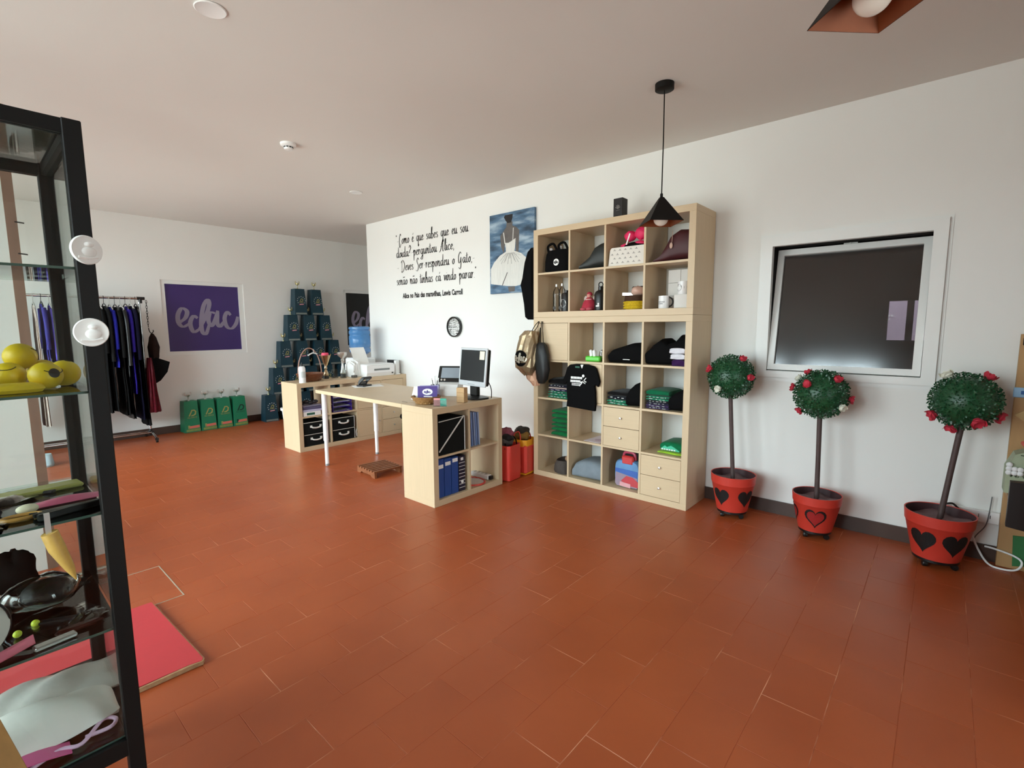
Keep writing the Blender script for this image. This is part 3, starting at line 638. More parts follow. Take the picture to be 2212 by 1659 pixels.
def topiary(label, x, y, ball, lean, pr, roses, hearts, fi, zr=.318):
    """pr rim radius; ball = ball centre; hearts = [(angle, size, outlined)]"""
    t = thing('topiary_tree', label, 'topiary', (x, y, 0), 0, 'potted topiary trees along the wall'); rb = pr*.68; z0 = .05; H_ = zr-z0
    rad = lambda z: rb+(pr-rb)*.86*(z-z0)/(H_*.78)
    mb = MB(); mb.lathe([(0, z0), (rb, z0), (rad(z0+H_*.76), z0+H_*.76), (pr*.97, z0+H_*.77), (pr, zr), (pr-.006, zr), (pr*.93, z0+H_*.78)], 40, caps=False); pot = part('pot', mb, POTM, t)
    mb = MB(); mb.lathe([(pr-.006, zr-.001), (pr*.9, z0+H_*.7)], 40, caps=False); part('pot_lining', mb, POTIN, pot)
    for a, s, outl in hearts:
        hp = heart(); hm = MB()
        def onpot(u, v): z = z0+H_*.40+v; r_ = rad(z)+.0022; return (r_*math.cos(a+u/r_), r_*math.sin(a+u/r_), z)
        def ringfill(s0, s1, e=0):
            N = len(hp); pts = [onpot(p[0]*s0, p[1]*s0) for p in hp]+[onpot(p[0]*s1, p[1]*s1) for p in hp]
            return pts, [(i, (i+1) % N, (i+1) % N+N, i+N) for i in range(N)]
        steps = [1, .8] if outl else [1, .75, .5, .25, .01]
        for q in range(len(steps)-1): hm.add(*ringfill(s*steps[q], s*steps[q+1]))
        part('painted_heart', hm, mat('black_paint', '0E0B0B', .6), pot)
        if outl:
            hm = MB()
            for q, (s0, s1) in enumerate(((.78, .5), (.5, .25), (.25, .01))): hm.add(*ringfill(s*s0, s*s1))
            part('glitter_heart', hm, mat('red_glitter', 'C53434', .3, var=.35, scale=300), pot)
    mb = MB()
    mb.sheet(lambda u, v: ((pr*.93)*v*math.cos(2*PI*u), (pr*.93)*v*math.sin(2*PI*u), z0+H_*.83+.012*math.sin(9*u*PI)*v+.014*math.cos(7*v+5*u)*(1-v)), 28, 6); part('soil', mb, SOIL, t)
    bx, by, bz = ball
    mb = MB(); mb.tube([(0, 0, z0+H_*.7), (bx*.5, by*.5, (z0+bz)/2+.05), (bx, by, bz-.1)], [.0155, .0145, .0155], 12); part('stem', mb, STEM, t)
    f = link('foliage', fol[fi], LEAF, t, (bx, by, bz), (0, 0, fi*1.3)); f['kind'] = 'stuff'
    for col, d in roses:
        n = Vector(d).normalized(); p = Vector(ball)+n*.158
        o = link('rose', rosem[col], None, t, p); o.scale = (1.15,)*3 if pr > .16 else (.95,)*3; o.rotation_mode = 'QUATERNION'; o.rotation_quaternion = n.to_track_quat('Z', 'Y')
    mb = MB(); mb.lathe([(0, .034), (rb*.98, .034), (rb*.98, .049), (0, .049)], 24); dl = part('caster_tray', mb, BLACKP, t)
    for k in range(4):
        a = PI/4+k*PI/2+.3; M_ = T(rb*.86*math.cos(a), rb*.86*math.sin(a), .018, a+.8)
        mb = MB(); mb.lathe([(0, -.012), (.016, -.012), (.018, -.008), (.018, .008), (.016, .012), (0, .012)], 14, M=M_ @ Matrix.Rotation(PI/2, 4, 'X')); part('caster', mb, BLACKP, dl)
# view directions used for the roses: toward the room (-y), right (+x), up
topiary('topiary tree with black hearts on red pot, next to tall shelf', .285, -.24, (-.055, .02, 1.035), 0, .155,
        [('red', (-.75, -.6, .35)), ('red', (.55, -.25, .85)), ('red', (.95, -.45, .05)), ('white', (-.25, -.85, -.45))], [(-PI/2-.35, .068, False), (-PI/2+1.05, .068, False)], 0)
topiary('topiary tree with outlined glitter heart on red pot, below the window', .825, -.25, (-.02, .03, .955), 0, .145,
        [('red', (-.35, -.85, .45)), ('red', (.62, -.5, .7)), ('red', (-.95, -.1, .2)), ('red', (-.7, -.2, -.72)), ('red', (.98, .1, -.15)), ('white', (.78, -.45, -.4)), ('white', (-.85, .1, .6)), ('red', (-.55, .3, .85))], [(-PI/2+.15, .068, True), (-PI/2-1.25, .068, True)], 1, .29)
topiary('topiary tree with black hearts on the largest red pot, by the cables', 1.445, -.245, (.06, .03, .975), 0, .165,
        [('white', (-.5, -.1, .85)), ('red', (.55, .1, .85)), ('red', (-.85, -.35, -.55)), ('red', (.35, -.75, -.6)), ('red', (-.3, -.2, -.97)), ('red', (.92, .2, -.5))], [(-PI/2-.5, .072, False), (-PI/2+.62, .072, False)], 0, .318)
# ================================================================== clothing rack and garments
XR = -6.15
t = thing('clothes_rack', 'chrome rolling clothes rack with hanging garments by back wall', 'clothes rack', (XR, -3.2, 0), world=True)
for y in (-2.415, -3.95):
    mb = MB(); mb.tube([(XR, y, .1), (XR, y, 1.74)], .0125, 12); part('post', mb, CHROME, t)
    mb = MB(); mb.tube([(XR-.03, y, .09), (XR+.03, y, .09)], .03, 12); mb.tube([(XR, y, .09), (XR, y, .14)], .02, 12); part('base_joint', mb, BLACKP, t)
    mb = MB(); mb.tube(smooth_pts([(XR-.25, y, .055), (XR-.12, y, .085), (XR, y, .092), (XR+.12, y, .085), (XR+.26, y, .055)], 5), .014, 10); part('foot_bar', mb, CHROME, t)
    for sx_ in (-.25, .26):
        mb = MB(); mb.lathe([(0, -.011), (.022, -.011), (.024, 0), (.022, .011), (0, .011)], 16, M=T(XR+sx_, y, .024, 0, PI/2)); mb.box(XR+sx_-.012, XR+sx_+.012, y-.018, y+.018, .035, .058); part('caster', mb, BLACKP, t)
mb = MB(); mb.tube([(XR, -2.36, 1.785), (XR, -4.0, 1.785)], .016, 12); part('hanging_rail', mb, CHROME, t)
for y in (-2.4, -3.95):
    mb = MB(); mb.tube([(XR, y-.035, 1.785), (XR, y+.045, 1.785)], .02, 12); mb.tube([(XR, y, 1.785), (XR, y, 1.725)], .019, 12); part('rail_joint', mb, BLACKP, t)
for dx in (-.05, .05):
    mb = MB(); mb.tube([(XR+dx, -2.415, .1), (XR+dx, -3.95, .1)], .009, 10); part('base_rail', mb, CHROME, t)
GARM = [  # y, colour, z bottom, half width x, half thickness y, label
 (-2.455, 'black', .20, .15, .032, 'long black pleated skirt hanging at the end of the rack', '0E0D0D'),
 (-2.475, 'navy', .30, .2, .026, 'black blouse with purple collar beside the long black skirt', '15132C'),
 (-2.525, 'violet', .62, .2, .02, 'violet top on the rack between black garments', '33258F'),
 (-2.555, 'leather', .33, .22, .034, 'shiny black leather jacket hanging on rack', '0B0B0C'),
 (-2.615, 'black2', .38, .22, .034, 'black coat with hood hanging beside leather jacket', '100F0F'),
 (-2.675, 'blue', .95, .2, .026, 'royal blue long-sleeved top on the rack', '2A2C9E'),
 (-2.715, 'charcoal', .44, .21, .034, 'charcoal dress hanging behind royal blue top', '1B1B1C'),
 (-2.785, 'black3', .42, .22, .034, 'black suit jacket with small silver pin on rack', '0F0E0E'),
 (-3.17, 'pale', 1.02, .2, .03, 'pale lilac shirt hanging on rack behind the cabinet', 'A7A5C9'),
 (-3.235, 'purple', .8, .19, .028, 'purple leotard hanging beside the pale lilac shirt', '5A4BA8'),
 (-3.3, 'indigo', 1.0, .2, .028, 'indigo cardigan on rack beside the purple leotard', '413C86'),
 (-3.365, 'cream', .35, .17, .035, 'cream and pink long dress on rack by partition', 'CDB9AD'),
 (-3.46, 'brown', .3, .17, .035, 'brown long gown on the rack by partition', '6B4636'),
]
HOOK = mat('hanger_grey', 'B8B4AE', .4, var=.03)
for gi, (y, cn, zb, hw, ht, lab, colr) in enumerate(GARM):
    y = -2.452-.051*gi if gi < 8 else y; ht *= .68
    sh = 1.69+R.uniform(-.02, .015); nm = {'long': 'skirt'}.get('', 'hanging_garment')
    t = thing(nm, lab, 'garment', (XR, y, zb), world=True, group='garments on the clothes rack')
    rings = []; N = 8
    for i in range(N+1):
        f = i/N; z = sh-(sh-zb)*f
        wv = .25*f*(1 if cn in ('black', 'cream', 'brown') else .5)
        hx = hw*(.32+.75*min(1, f*6)**.6) if f < .2 else hw*(1.05-.12*math.sin(f*PI)+(.12*f if cn in ('black', 'cream') else 0))
        rings.append(sup(XR+R.uniform(-.006, .006), y+R.uniform(-.004, .004), z+R.uniform(-.01, .01)*(f > .9), hx, ht*(.55+.5*f), 32, 2.4, wv, 7, gi+f*2))
    m_ = mat('cloth_'+cn, colr, .35 if cn == 'leather' else .85, var=.18, scale=30)
    mb = MB(); mb.loft(rings); part('body', mb, m_, t)
    if cn in ('violet', 'blue', 'leather', 'black2', 'black3', 'pale', 'purple', 'indigo', 'navy', 'charcoal'):
        for s in (-1, 1):
            q = [(XR+s*hw*.85, y, sh-.05), (XR+s*hw*1.12, y+.003, sh-.2), (XR+s*hw*1.1, y+.004*s, max(zb+.05, sh-.50-.05*(gi*3 % 5)))]
            mb = MB(); mb.tube(smooth_pts(q, 4), [.021]*5+[.019]*4, 10); part('sleeve', mb, m_, t)
    mb = MB(); mb.tube(smooth_pts([(XR-hw*.85, y, sh-.03), (XR, y, sh+.03), (XR+hw*.85, y, sh-.03)], 6), .006, 6)
    mb.tube(smooth_pts([(XR, y, sh+.03), (XR+.004, y, sh+.07), (XR+.02, y, 1.79), (XR+.005, y, 1.803), (XR-.017, y, 1.79)], 4), .0025, 6); part('hanger', mb, HOOK if gi % 2 else BLACKP, t)
# chain with hook and things on it at the rack end
t = thing('hook_chain', 'dark metal chain with hook hanging from rack end', 'chain', (XR+.02, -2.345, 1.35), world=True)
for k in range(10):
    z = 1.745-k*.033; mb = MB(); ang = 0 if k % 2 else PI/2
    mb.tube([(XR+.02+.008*math.cos(a)*math.cos(ang), -2.345+.008*math.cos(a)*math.sin(ang), z+.021*math.sin(a)) for a in [2*PI*i/12 for i in range(12)]], .0028, 5, closed=True); part('chain_link', mb, BLACKM, t)
mb = MB(); mb.tube(smooth_pts([(XR+.02, -2.345, 1.42), (XR+.02, -2.335, 1.37), (XR+.02, -2.315, 1.355), (XR+.02, -2.298, 1.375), (XR+.02, -2.30, 1.395)], 4), .005, 6); part('hook', mb, BLACKM, t)
BRN = mat('dark_brown_cloth', '2A1C18', .8, var=.2, scale=25)
mb = MB(); mb.loft([sup(XR+.03, -2.315+.0*k, z, rx, ry, 20, 2.2, .12, 5, k) for k, (z, rx, ry) in enumerate([(1.35, .015, .012), (1.3, .05, .035), (1.18, .07, .06), (1.06, .06, .05), (.95, .04, .03), (.86, .02, .02)])])
single('hanging_shawl', 'dark brown shawl bunched on the chain hook', 'shawl', mb, BRN, (XR+.03, -2.315, .86))
mb = MB(); mb.loft([sup(XR+.10, -2.385, z, rx, ry, 24, 2, .2, 8, k*.3) for k, (z, rx, ry) in enumerate([(1.05, .05, .02), (.9, .07, .035), (.7, .09, .045), (.5, .1, .06), (.37, .1, .07)])])
single('velvet_skirt', 'dark red velvet skirt hanging at the end of rack', 'skirt', mb, mat('red_velvet', '6E1424', .6, var=.4, scale=25, spec=.2), (XR+.10, -2.385, .37))
mb = MB(); mb.prism([(-.05, 1.05), (.0, 1.06), (.165, .985), (.13, .86), (.05, .755), (-.04, .70)], -.008, .008, M=T(XR+.08, -2.33, 0, PI/2))
single('folded_fan', 'black folded fabric fan sticking out beside the red velvet skirt', 'fan', mb, BLACKC, (XR+.08, -2.27, .7))
mb = MB(); mb.loft([sup(-5.55, -3.45, z, rx, ry, 20, 2.6) for z, rx, ry in ((0, .11, .05), (.02, .12, .055), (.06, .1, .05), (.1, .05, .045), (.12, .04, .04))]); single('pale_slipper', 'pale blue slipper on the floor beneath the rack', 'slipper', mb, mat('pale_blue_cloth', 'B9CBD4', .8), (-5.55, -3.45, 0))
mb = MB(); mb.box(-5.9, -5.62, -3.72, -3.56, 0, .09, bev=.01); single('shoe_box', 'pale grey shoe box on floor below the clothes rack', 'box', mb, mat('pale_card', 'C9C9C4', .7), (-5.76, -3.64, 0))
# ================================================================== wall quote, clock, painting
INK = mat('black_vinyl', '15120F', .5)
q = thing('wall_quote', 'black script quote lettered on the white wall above the clock', 'wall lettering', (-3.4, 0, 2.2), world=True)
for txt, x0, x1, zb, hz in (('"-Como é que sabes que eu sou', -4.14, -2.76, 2.488, .064), ('doida?-perguntou Alice,', -4.14, -3.0, 2.318, .064), ('- Deves Ser-respondeu o Gato,-', -4.13, -2.66, 2.145, .064), ('senão não tinhas cá vindo parar."', -4.15, -2.64, 1.965, .064)):
    full_adv = sum(GL[ACC.get(ch, (ch, 0))[0]][0] for ch in txt); kx = (x1-x0)/full_adv; cur = 0
    for wd_ in txt.split(' '):
        adv = sum(GL[ACC.get(ch, (ch, 0))[0]][0] for ch in wd_)
        mb = MB(); script_mesh(mb, wd_, lambda u, v: (x0+cur+u, -.0015, zb+v), hz, adv*kx, thin=.05, thick=.17); part('script_word', mb, INK, q); cur += (adv+GL[' '][0])*kx
ws_ = []; cur = 0
for wd_ in 'Alice no Pais das maravilhas, Lewis Carroll'.split(' '):
    mb = MB(); font_mesh(mb, wd_, .088, lambda u, v: (u, 0, v), .60, .0036); w1 = max(v.x for v in mb.v); ws_.append((mb, cur)); cur += w1+.018
kx = 1.152/(cur-.018)
for mb, c0 in ws_:
    for v in mb.v: v.x = -4.025+(v.x+c0)*kx; v.y = -.0015; v.z += 1.79
    part('caption_word', mb, INK, q)
t = thing('wall_clock', 'round black-rimmed white wall clock on the wall by the desk', 'clock', (-3.01, 0, 1.41))
mb = MB(); mb.lathe([(0, 0), (.118, 0), (.121, .01), (.121, .036), (.114, .042), (.108, .036), (.108, .02)], 48, caps=False, M=T(0, 0, 0, 0, PI/2)); part('rim', mb, BLACKP, t)
mb = MB(); mb.lathe([(0, .02), (.109, .02)], 48, M=T(0, 0, 0, 0, PI/2)); dl = part('dial', mb, PAPER, t)
mb = MB()
for k in range(12):
    a = PI/2-2*PI*(k+1)/12; font_mesh(mb, str(k+1), .026, lambda u, v: (.085*math.cos(a)+u, -.0212, .085*math.sin(a)-.009+v), .8, 0, 'CENTER')
part('numerals', mb, INK, dl)
for nm, ang, ln, wd in (('hour_hand', math.radians(8), .052, .004), ('minute_hand', math.radians(178), .078, .003)):
    mb = MB(); mb.box(-.015, ln, -.0235, -.0222, -wd/2, wd/2, M=Matrix.Rotation(-ang, 4, 'Y')); part(nm, mb, INK, t)
# painting of a standing figure in a white gown, seen from behind
t = thing('canvas_painting', 'blue canvas painting of figure in white gown seen from behind', 'painting', (-2.08, 0, 1.77), world=True)
PBLUE = bpy.data.materials.new('painted_blue'); PBLUE.use_nodes = True; nt = PBLUE.node_tree; b_ = nt.nodes['Principled BSDF']; tc_ = nt.nodes.new('ShaderNodeTexCoord'); mp_ = nt.nodes.new('ShaderNodeMapping'); mp_.inputs['Rotation'].default_value = (0, .7, 0); mp_.inputs['Scale'].default_value = (2.5, 2.5, 9)
n_ = nt.nodes.new('ShaderNodeTexNoise'); n_.inputs['Scale'].default_value = 1.6; n_.inputs['Detail'].default_value = 5; c_ = nt.nodes.new('ShaderNodeValToRGB'); e = c_.color_ramp.elements
e[0].position = .3; e[0].color = (*srgb('22384C'), 1); e[1].position = .72; e[1].color = (*srgb('A8BCCB'), 1); q_ = e.new(.5); q_.color = (*srgb('4F6F8C'), 1)
for a_, b2 in ((tc_.outputs['Object'], mp_.inputs[0]), (mp_.outputs[0], n_.inputs['Vector']), (n_.outputs['Fac'], c_.inputs[0]), (c_.outputs[0], b_.inputs['Base Color'])): nt.links.new(a_, b2)
b_.inputs['Roughness'].default_value = .6
XP0, XP1, ZP0, ZP1 = -2.395, -1.775, 1.765, 2.595
mb = MB(); mb.box(XP0, XP1, -.032, -.003, ZP0, ZP1); part('canvas', mb, PBLUE, t)
GREYF = mat('grey_paint', '6E6865', .7, var=.2, scale=20); DKF = mat('dark_paint', '1B1718', .7); WHF = mat('white_paint_strokes', 'E9E8E2', .7, var=.12, scale=18, stretch=(5, 1, .6), bump=.4, bscale=60); WHS = mat('shaded_white_strokes', 'A9A9A4', .7, var=.2, scale=40, stretch=(5, 1, .5))
def pic(u, v): return (XP0+u*(XP1-XP0), -.0335, ZP1-v*(ZP1-ZP0))
def flat(nm, poly, m_, e=0.0):
    mb = MB(); mb.add([(lambda p: (p[0], p[1]-e, p[2]))(pic(*p)) for p in poly], [tuple(range(len(poly)))]); part(nm, mb, m_, t)
flat('painted_back', [(.40,.12),(.53,.12),(.53,.17),(.62,.2),(.68,.24),(.66,.5),(.60,.5),(.60,.36),(.36,.38),(.33,.5),(.27,.42),(.25,.28),(.3,.24),(.39,.18)], GREYF)
flat('painted_hair', [(.34,.055),(.36,.03),(.54,.03),(.53,.08),(.5,.13),(.42,.13),(.38,.1)], DKF, .0004)
flat('painted_bodice', [(.36,.37),(.44,.375),(.5,.36),(.60,.33),(.585,.45),(.56,.5),(.38,.5),(.375,.43)], WHF, .0006)
flat('painted_gown', [(.38,.48),(.56,.48),(.72,.52),(.86,.6),(.97,.78),(.98,.88),(.78,.9),(.6,.92),(.4,.91),(.2,.89),(.02,.87),(.02,.68),(.1,.6),(.24,.52)], WHF, .0008)
for k in range(17):
    f = k/16; x_a, x_b = .39+.17*f, .2+.56*f; ln = .09+.05*math.sin(k*2.3)
    flat('painted_fold', [(x_a, .5), (x_a+.008, .5), (x_a+(x_b-x_a)*.8+.006, .5+ln), (x_a+(x_b-x_a)*.8-.004, .5+ln)], WHS, .001)
flat('painted_fold_line', [(.4,.74),(.42,.74),(.3,.9),(.28,.9)], GREYF, .0012)
flat('painted_legs', [(.42,.92),(.58,.92),(.57,.985),(.44,.985)], GREYF, .0004)
flat('painted_strap', [(.32,.24),(.34,.24),(.37,.38),(.35,.38)], WHF, .0012); flat('painted_strap', [(.545,.2),(.56,.2),(.545,.36),(.53,.36)], WHF, .0012)
# ================================================================== things standing on the low shelf
ZL = .787
WICK = mat('brown_wicker', '8A4F2C', .55, var=.35, scale=90, bump=.6, bscale=120)
t = thing('wicker_basket', 'brown wicker basket with tall hoop handle on low shelf', 'basket', (-4.20, -1.235, ZL))
mb = MB(); mb.lathe([(0, .004), (.105, .0), (.12, .02), (.15, .085), (.155, .09), (.148, .094), (.112, .02), (0, .012)], 36); part('bowl', mb, WICK, t)
for k in range(5):
    mb = MB(); r_ = .117+.0075*k; mb.tube([((r_+.003*math.sin(a*18))*math.cos(a), (r_+.003*math.sin(a*18))*math.sin(a), .014+.017*k) for a in [2*PI*i/72 for i in range(72)]], .006, 5, closed=True); part('weave_band', mb, WICK, t)
mb = MB(); mb.tube([(0, .142*math.cos(a), .085+.30*math.sin(a)+(.04*math.sin(a*9) if 0 else 0)) for a in [PI*i/28 for i in range(29)]], .007, 8); part('handle', mb, mat('pale_wicker', 'B58A78', .6, var=.2, scale=80), t)
mb = MB(); mb.tube([(.008, .05, .375), (.008, .05, .33)], .002, 5); mb.tube(smooth_pts([(.008, -.02, .30), (.008, .03, .325), (.008, .06, .325), (.008, .09, .315)], 4), .007, 6); part('hanging_tag', mb, WHITEP, t)
t = thing('squeeze_bottle', 'white plastic bottle with black cap on low shelf by basket', 'bottle', (-4.075, -1.39, ZL))
mb = MB(); mb.lathe([(0, 0), (.036, 0), (.037, .01), (.037, .165), (.03, .185), (.014, .19), (0, .19)], 24); part('body', mb, WHITEP, t)
mb = MB(); mb.lathe([(.013, .19), (.013, .21), (.006, .214), (.005, .232), (0, .233)], 14); part('cap', mb, BLACKP, t)
mb = MB(); mb.lathe([(.0373, .06), (.0373, .13)], 24); part('paper_label', mb, mat('pale_label', 'DCE0DC', .6, var=.15, scale=120), t)
def cup_trophy(label, x, y, prof, m_, H_, handles=False):
    t = thing('cup_trophy', label, 'trophy', (x, y, ZL)); mb = MB(); mb.lathe([(0, 0), (.034, 0), (.034, .035), (.03, .037), (0, .037)], 20); part('plinth', mb, mat('dark_marble', '3A3633', .3, var=.3, scale=30), t)
    mb = MB(); mb.lathe([(0, .037)]+prof, 28); cp = part('cup', mb, m_, t); return t
t = cup_trophy('gold cone cup trophy with pink ball in it, on low shelf', -4.30, -.985, [(.03, .038), (.033, .06), (.022, .085), (.012, .11), (.018, .125), (.016, .14), (.012, .155), (.03, .2), (.06, .285), (.058, .287), (.01, .16)], mat('rose_gold_perforated', 'DDBE98', .28, metal=1, var=.35, scale=160), .29)
mb = MB(); mb.tube([(0, .02, .16), (0, .075, .30)], .004, 6); part('handle_fin', mb, GOLD, t)
mb = MB(); mb.lathe([(0, .26), (.04, .265), (.043, .3), (.036, .318), (0, .32)], 20); part('pink_filling', mb, mat('pink_foam', 'E8506C', .7), t)
t = cup_trophy('tall silver cup trophy with round bowl, on low shelf', -4.34, -.735, [(.03, .038), (.036, .05), (.02, .1), (.012, .16), (.016, .2), (.022, .215), (.014, .23), (.03, .25), (.055, .27), (.062, .31), (.058, .312), (.04, .27), (.0, .25)], SILVER, .31)
CRYS = thin_glass('award_glass', (.9, .95, .95), 1.0, 1.5)
for lab, x, y, r_ in (('rounded clear glass award between gold and silver cup trophies', -4.30, -.87, .045), ('clear glass award beside the silver cup trophy base', -4.22, -.80, .04)):
    t = thing('glass_award', lab, 'award', (x, y, ZL)); mb = MB()
    pl = [(-r_*.7, .0), (r_*.7, 0), (r_, .06), (r_*.8, .105), (0, .12), (-r_*.8, .105), (-r_, .06)]; mb.prism(pl, -.008, .008, M=T(0, 0, 0, PI/2-.3)); part('plate', mb, CRYS, t)
    mb = MB(); mb.box(-.02, .02, -r_*.8, r_*.8, 0, .006); part('base', mb, mat('dark_base', '33302E', .3), t)
t = thing('small_trophy', 'small dark trophy plinth in front of the paper pile', 'trophy', (-4.13, -.70, ZL)); mb = MB(); mb.box(-.025, .025, -.03, .03, 0, .03, bev=.003); part('plinth', mb, mat('grey_plinth', '55544F', .3), t)
mb = MB(); mb.lathe([(0, .03), (.012, .031), (.004, .05), (.006, .07), (.012, .08), (0, .085)], 12); part('figure', mb, SILVER, t)
t = thing('paper_pile', 'upright pile of white paper bags beside the printer', 'paper', (-4.27, -.63, ZL), world=False)
for k in range(7):
    mb = MB(); hh = .16+.05*R.random(); y0 = -.055+k*.016
    mb.prism([(-.1, 0), (.1, 0), (.1+R.uniform(-.01, .01), hh-.02), (.02, hh+R.uniform(0, .02)), (-.1, hh-.01)], y0, y0+.012); part('sheet', mb, PAPER, t)
t = thing('inkjet_printer', 'white inkjet printer with raised paper sheet on low shelf', 'printer', (-4.20, -.375, ZL))
mb = MB(); mb.prism([(-.19, 0), (.15, 0), (.17, .05), (.17, .14), (-.14, .152), (-.19, .12)], -.205, .205, M=T(0, 0, 0)); part('body', mb, WHITEP, t)
mb = MB(); mb.box(.164, .173, -.1, .13, .075, .098); part('output_slot', mb, mat('slot_grey', '7C7F7D', .5), t)
mb = MB(); mb.box(.164, .172, .165, .185, .025, .04); part('power_button', mb, BLACKP, t)
mb = MB(); mb.box(-.14, .165, -.203, .203, .1405, .156, bev=.006); part('lid', mb, WHITEP, t)
mb = MB(); mb.sheet(lambda u, v: (-.13-.10*v-.02*v*v, -.19+.21*u, .15+.21*v), 2, 6, .001); part('paper_sheet', mb, PAPER, t)
t = thing('black_folder', 'black board propped behind the printer against wall', 'folder', (-4.22, -.04, ZL)); mb = MB(); mb.box(-.1, .09, -.012, 0, 0, .185, M=T(0, 0, 0, .25, .08)); part('cover', mb, BLACKP, t); mb = MB(); mb.box(-.098, .088, .0005, .004, .003, .182, M=T(0, 0, 0, .25, .08)); part('pages', mb, PAPER, t)
t = thing('wifi_router', 'slim white upright router on the low shelf end', 'router', (-4.09, -.09, ZL)); mb = MB(); mb.prism([(-.016, .018), (.016, .018), (.013, .185), (-.013, .185)], -.05, .05, M=T(0, 0, 0, .5)); part('body', mb, WHITEP, t)
mb = MB(); mb.lathe([(0, 0), (.046, 0), (.044, .01), (.02, .019), (0, .019)], 20); part('foot', mb, WHITEP, t)
# water cooler behind the low shelf
t = thing('water_cooler', 'white water cooler with large blue bottle behind low shelf', 'water cooler', (-4.625, -.30, 0))
mb = MB(); mb.box(-.15, .15, -.15, .15, .0, 1.0, bev=.02); part('cabinet', mb, WHITEP, t)
BLUEW = mat('blue_water_bottle', '5E9BD6', .12, var=.12, scale=6, alpha=.62)
mb = MB(); mb.lathe([(.03, 1.0), (.05, 1.02), (.12, 1.06), (.14, 1.08), (.141, 1.115), (.132, 1.125), (.132, 1.14), (.141, 1.15), (.141, 1.29), (.133, 1.30), (.133, 1.315), (.141, 1.325), (.141, 1.36), (.13, 1.372), (.13, 1.38), (.141, 1.39), (.14, 1.412), (.12, 1.425), (0, 1.42)], 36); part('bottle', mb, BLUEW, t)
t = thing('waste_bin', 'white plastic bin on floor behind the low shelf', 'bin', (-4.76, -1.17, 0)); 
mb = MB(); mb.loft([sup(0, 0, z, rx, ry, 32, 5) for z, rx, ry in ((0, .15, .1), (.36, .18, .125), (.365, .195, .14), (.395, .195, .14), (.396, .185, .13), (.3, .17, .115), (.01, .14, .09))], caps=True); part('bucket', mb, WHITEP, t)
# ================================================================== things on the desk
ZD = ZT+.0015
t = thing('hole_punch', 'black hole punch on a paper sheet on the desk', 'hole punch', (-3.22, -1.13, ZD+.002), .25)
mb = MB(); mb.box(-.05, .05, -.065, .065, 0, .016, bev=.004); part('base', mb, BLACKP, t)
mb = MB(); mb.prism([(-.05, .016), (-.03, .016), (-.02, .06), (.03, .1), (.05, .094), (.055, .08), (0, .04), (-.02, .016)], -.06, -.045, M=T(0, 0, 0)); mb.prism([(-.05, .016), (-.03, .016), (-.02, .06), (.03, .1), (.05, .094), (.055, .08), (0, .04), (-.02, .016)], .045, .06); mb.box(.02, .06, -.06, .06, .075, .1, bev=.006); part('lever', mb, BLACKP, t)
mb = MB(); mb.box(-.04, -.01, -.045, .045, .016, .05, bev=.004); part('punch_block', mb, mat('dark_steel', '555352', .35, metal=.7), t)
mb = MB(); mb.box(-.15, .15, -.105, .105, 0, .0012, M=T(-3.2, -1.1, ZD, 1.2)); single('desk_paper', 'white paper sheet under the black hole punch', 'paper', mb, PAPER, (-3.2, -1.1, ZD))
mb = MB(); mb.box(-.15, .15, -.105, .105, 0, .0015, M=T(-2.25, -.96, ZD, .1)); single('desk_paper', 'black folder lying at the far edge of the desk', 'folder', mb, BLACKP, (-2.25, -.96, ZD))
ZU = .788
t = thing('card_basket', 'small woven basket full of flyers on the desk end shelf', 'basket', (-1.77, -1.46, ZU))
TAN = mat('tan_woven_straw', 'C9975C', .6, var=.4, scale=110, bump=.6, bscale=150)
mb = MB(); mb.lathe([(0, .003), (.075, 0), (.11, .045), (.122, .062), (.116, .064), (.07, .012), (0, .01)], 36); part('bowl', mb, TAN, t)
for k in range(3):
    mb = MB(); r_ = .082+.014*k; mb.tube([((r_+.004*math.sin(a*16+k*PI))*math.cos(a), (r_+.004*math.sin(a*16+k*PI))*math.sin(a), .012+.02*k) for a in [2*PI*i/64 for i in range(64)]], .0075, 5, closed=True); part('weave_band', mb, TAN, t)
PURP = mat('purple_card', '4F3A86', .5, var=.05)
for k, (m_, lab, dx, dy, rz, tl) in enumerate(((PURP, 'purple flyer with white round logo standing in desk basket', .03, -.01, .75, .18), (mat('lilac_card', 'B7B2D6', .6), 'pale lilac flyer leaning in the desk basket', -.02, .055, .9, .35), (PAPER, 'white flyer leaning in the desk basket', -.05, -.03, .4, .5))):
    ft = thing('flyer', lab, 'flyer', (-1.77+dx, -1.46+dy, ZU+.02)); M_ = T(0, 0, 0, rz, -tl)
    mb = MB(); mb.box(-.08, .08, -.001, .001, .01, .125, M=M_); part('card', mb, m_, ft)
    if k == 0:
        fn = lambda u, v: tuple(M_ @ Vector((u, -.0018, v))); mb = MB()
        mb.add([fn(.0+.042*math.cos(a), .078+.026*math.sin(a)) for a in [2*PI*i/24 for i in range(24)]], [tuple(range(24))]); part('round_logo', mb, PAPER, ft)
        mb = MB(); fn2 = lambda u, v: tuple(M_ @ Vector((u, -.0024, v))); edac(mb, lambda u, v, l: fn2(-.034+u*.062, .052+v*.05), .05, .09); part('logo_script', mb, PURP, ft)
        mb = MB(); mb.add([fn(-.03, .038), fn(.04, .034), fn(.04, .042), fn(-.03, .046)], [(0, 1, 2, 3)]); part('caption_bar', mb, PAPER, ft)
t = thing('pen_cup', 'dark purple pen cup with pens on desk', 'pen cup', (-2.0, -1.17, ZD))
mb = MB(); mb.lathe([(0, 0), (.036, 0), (.04, .11), (.037, .11), (.033, .006), (0, .006)], 24); part('cup', mb, mat('dark_purple_plastic', '3A1F4D', .4), t)
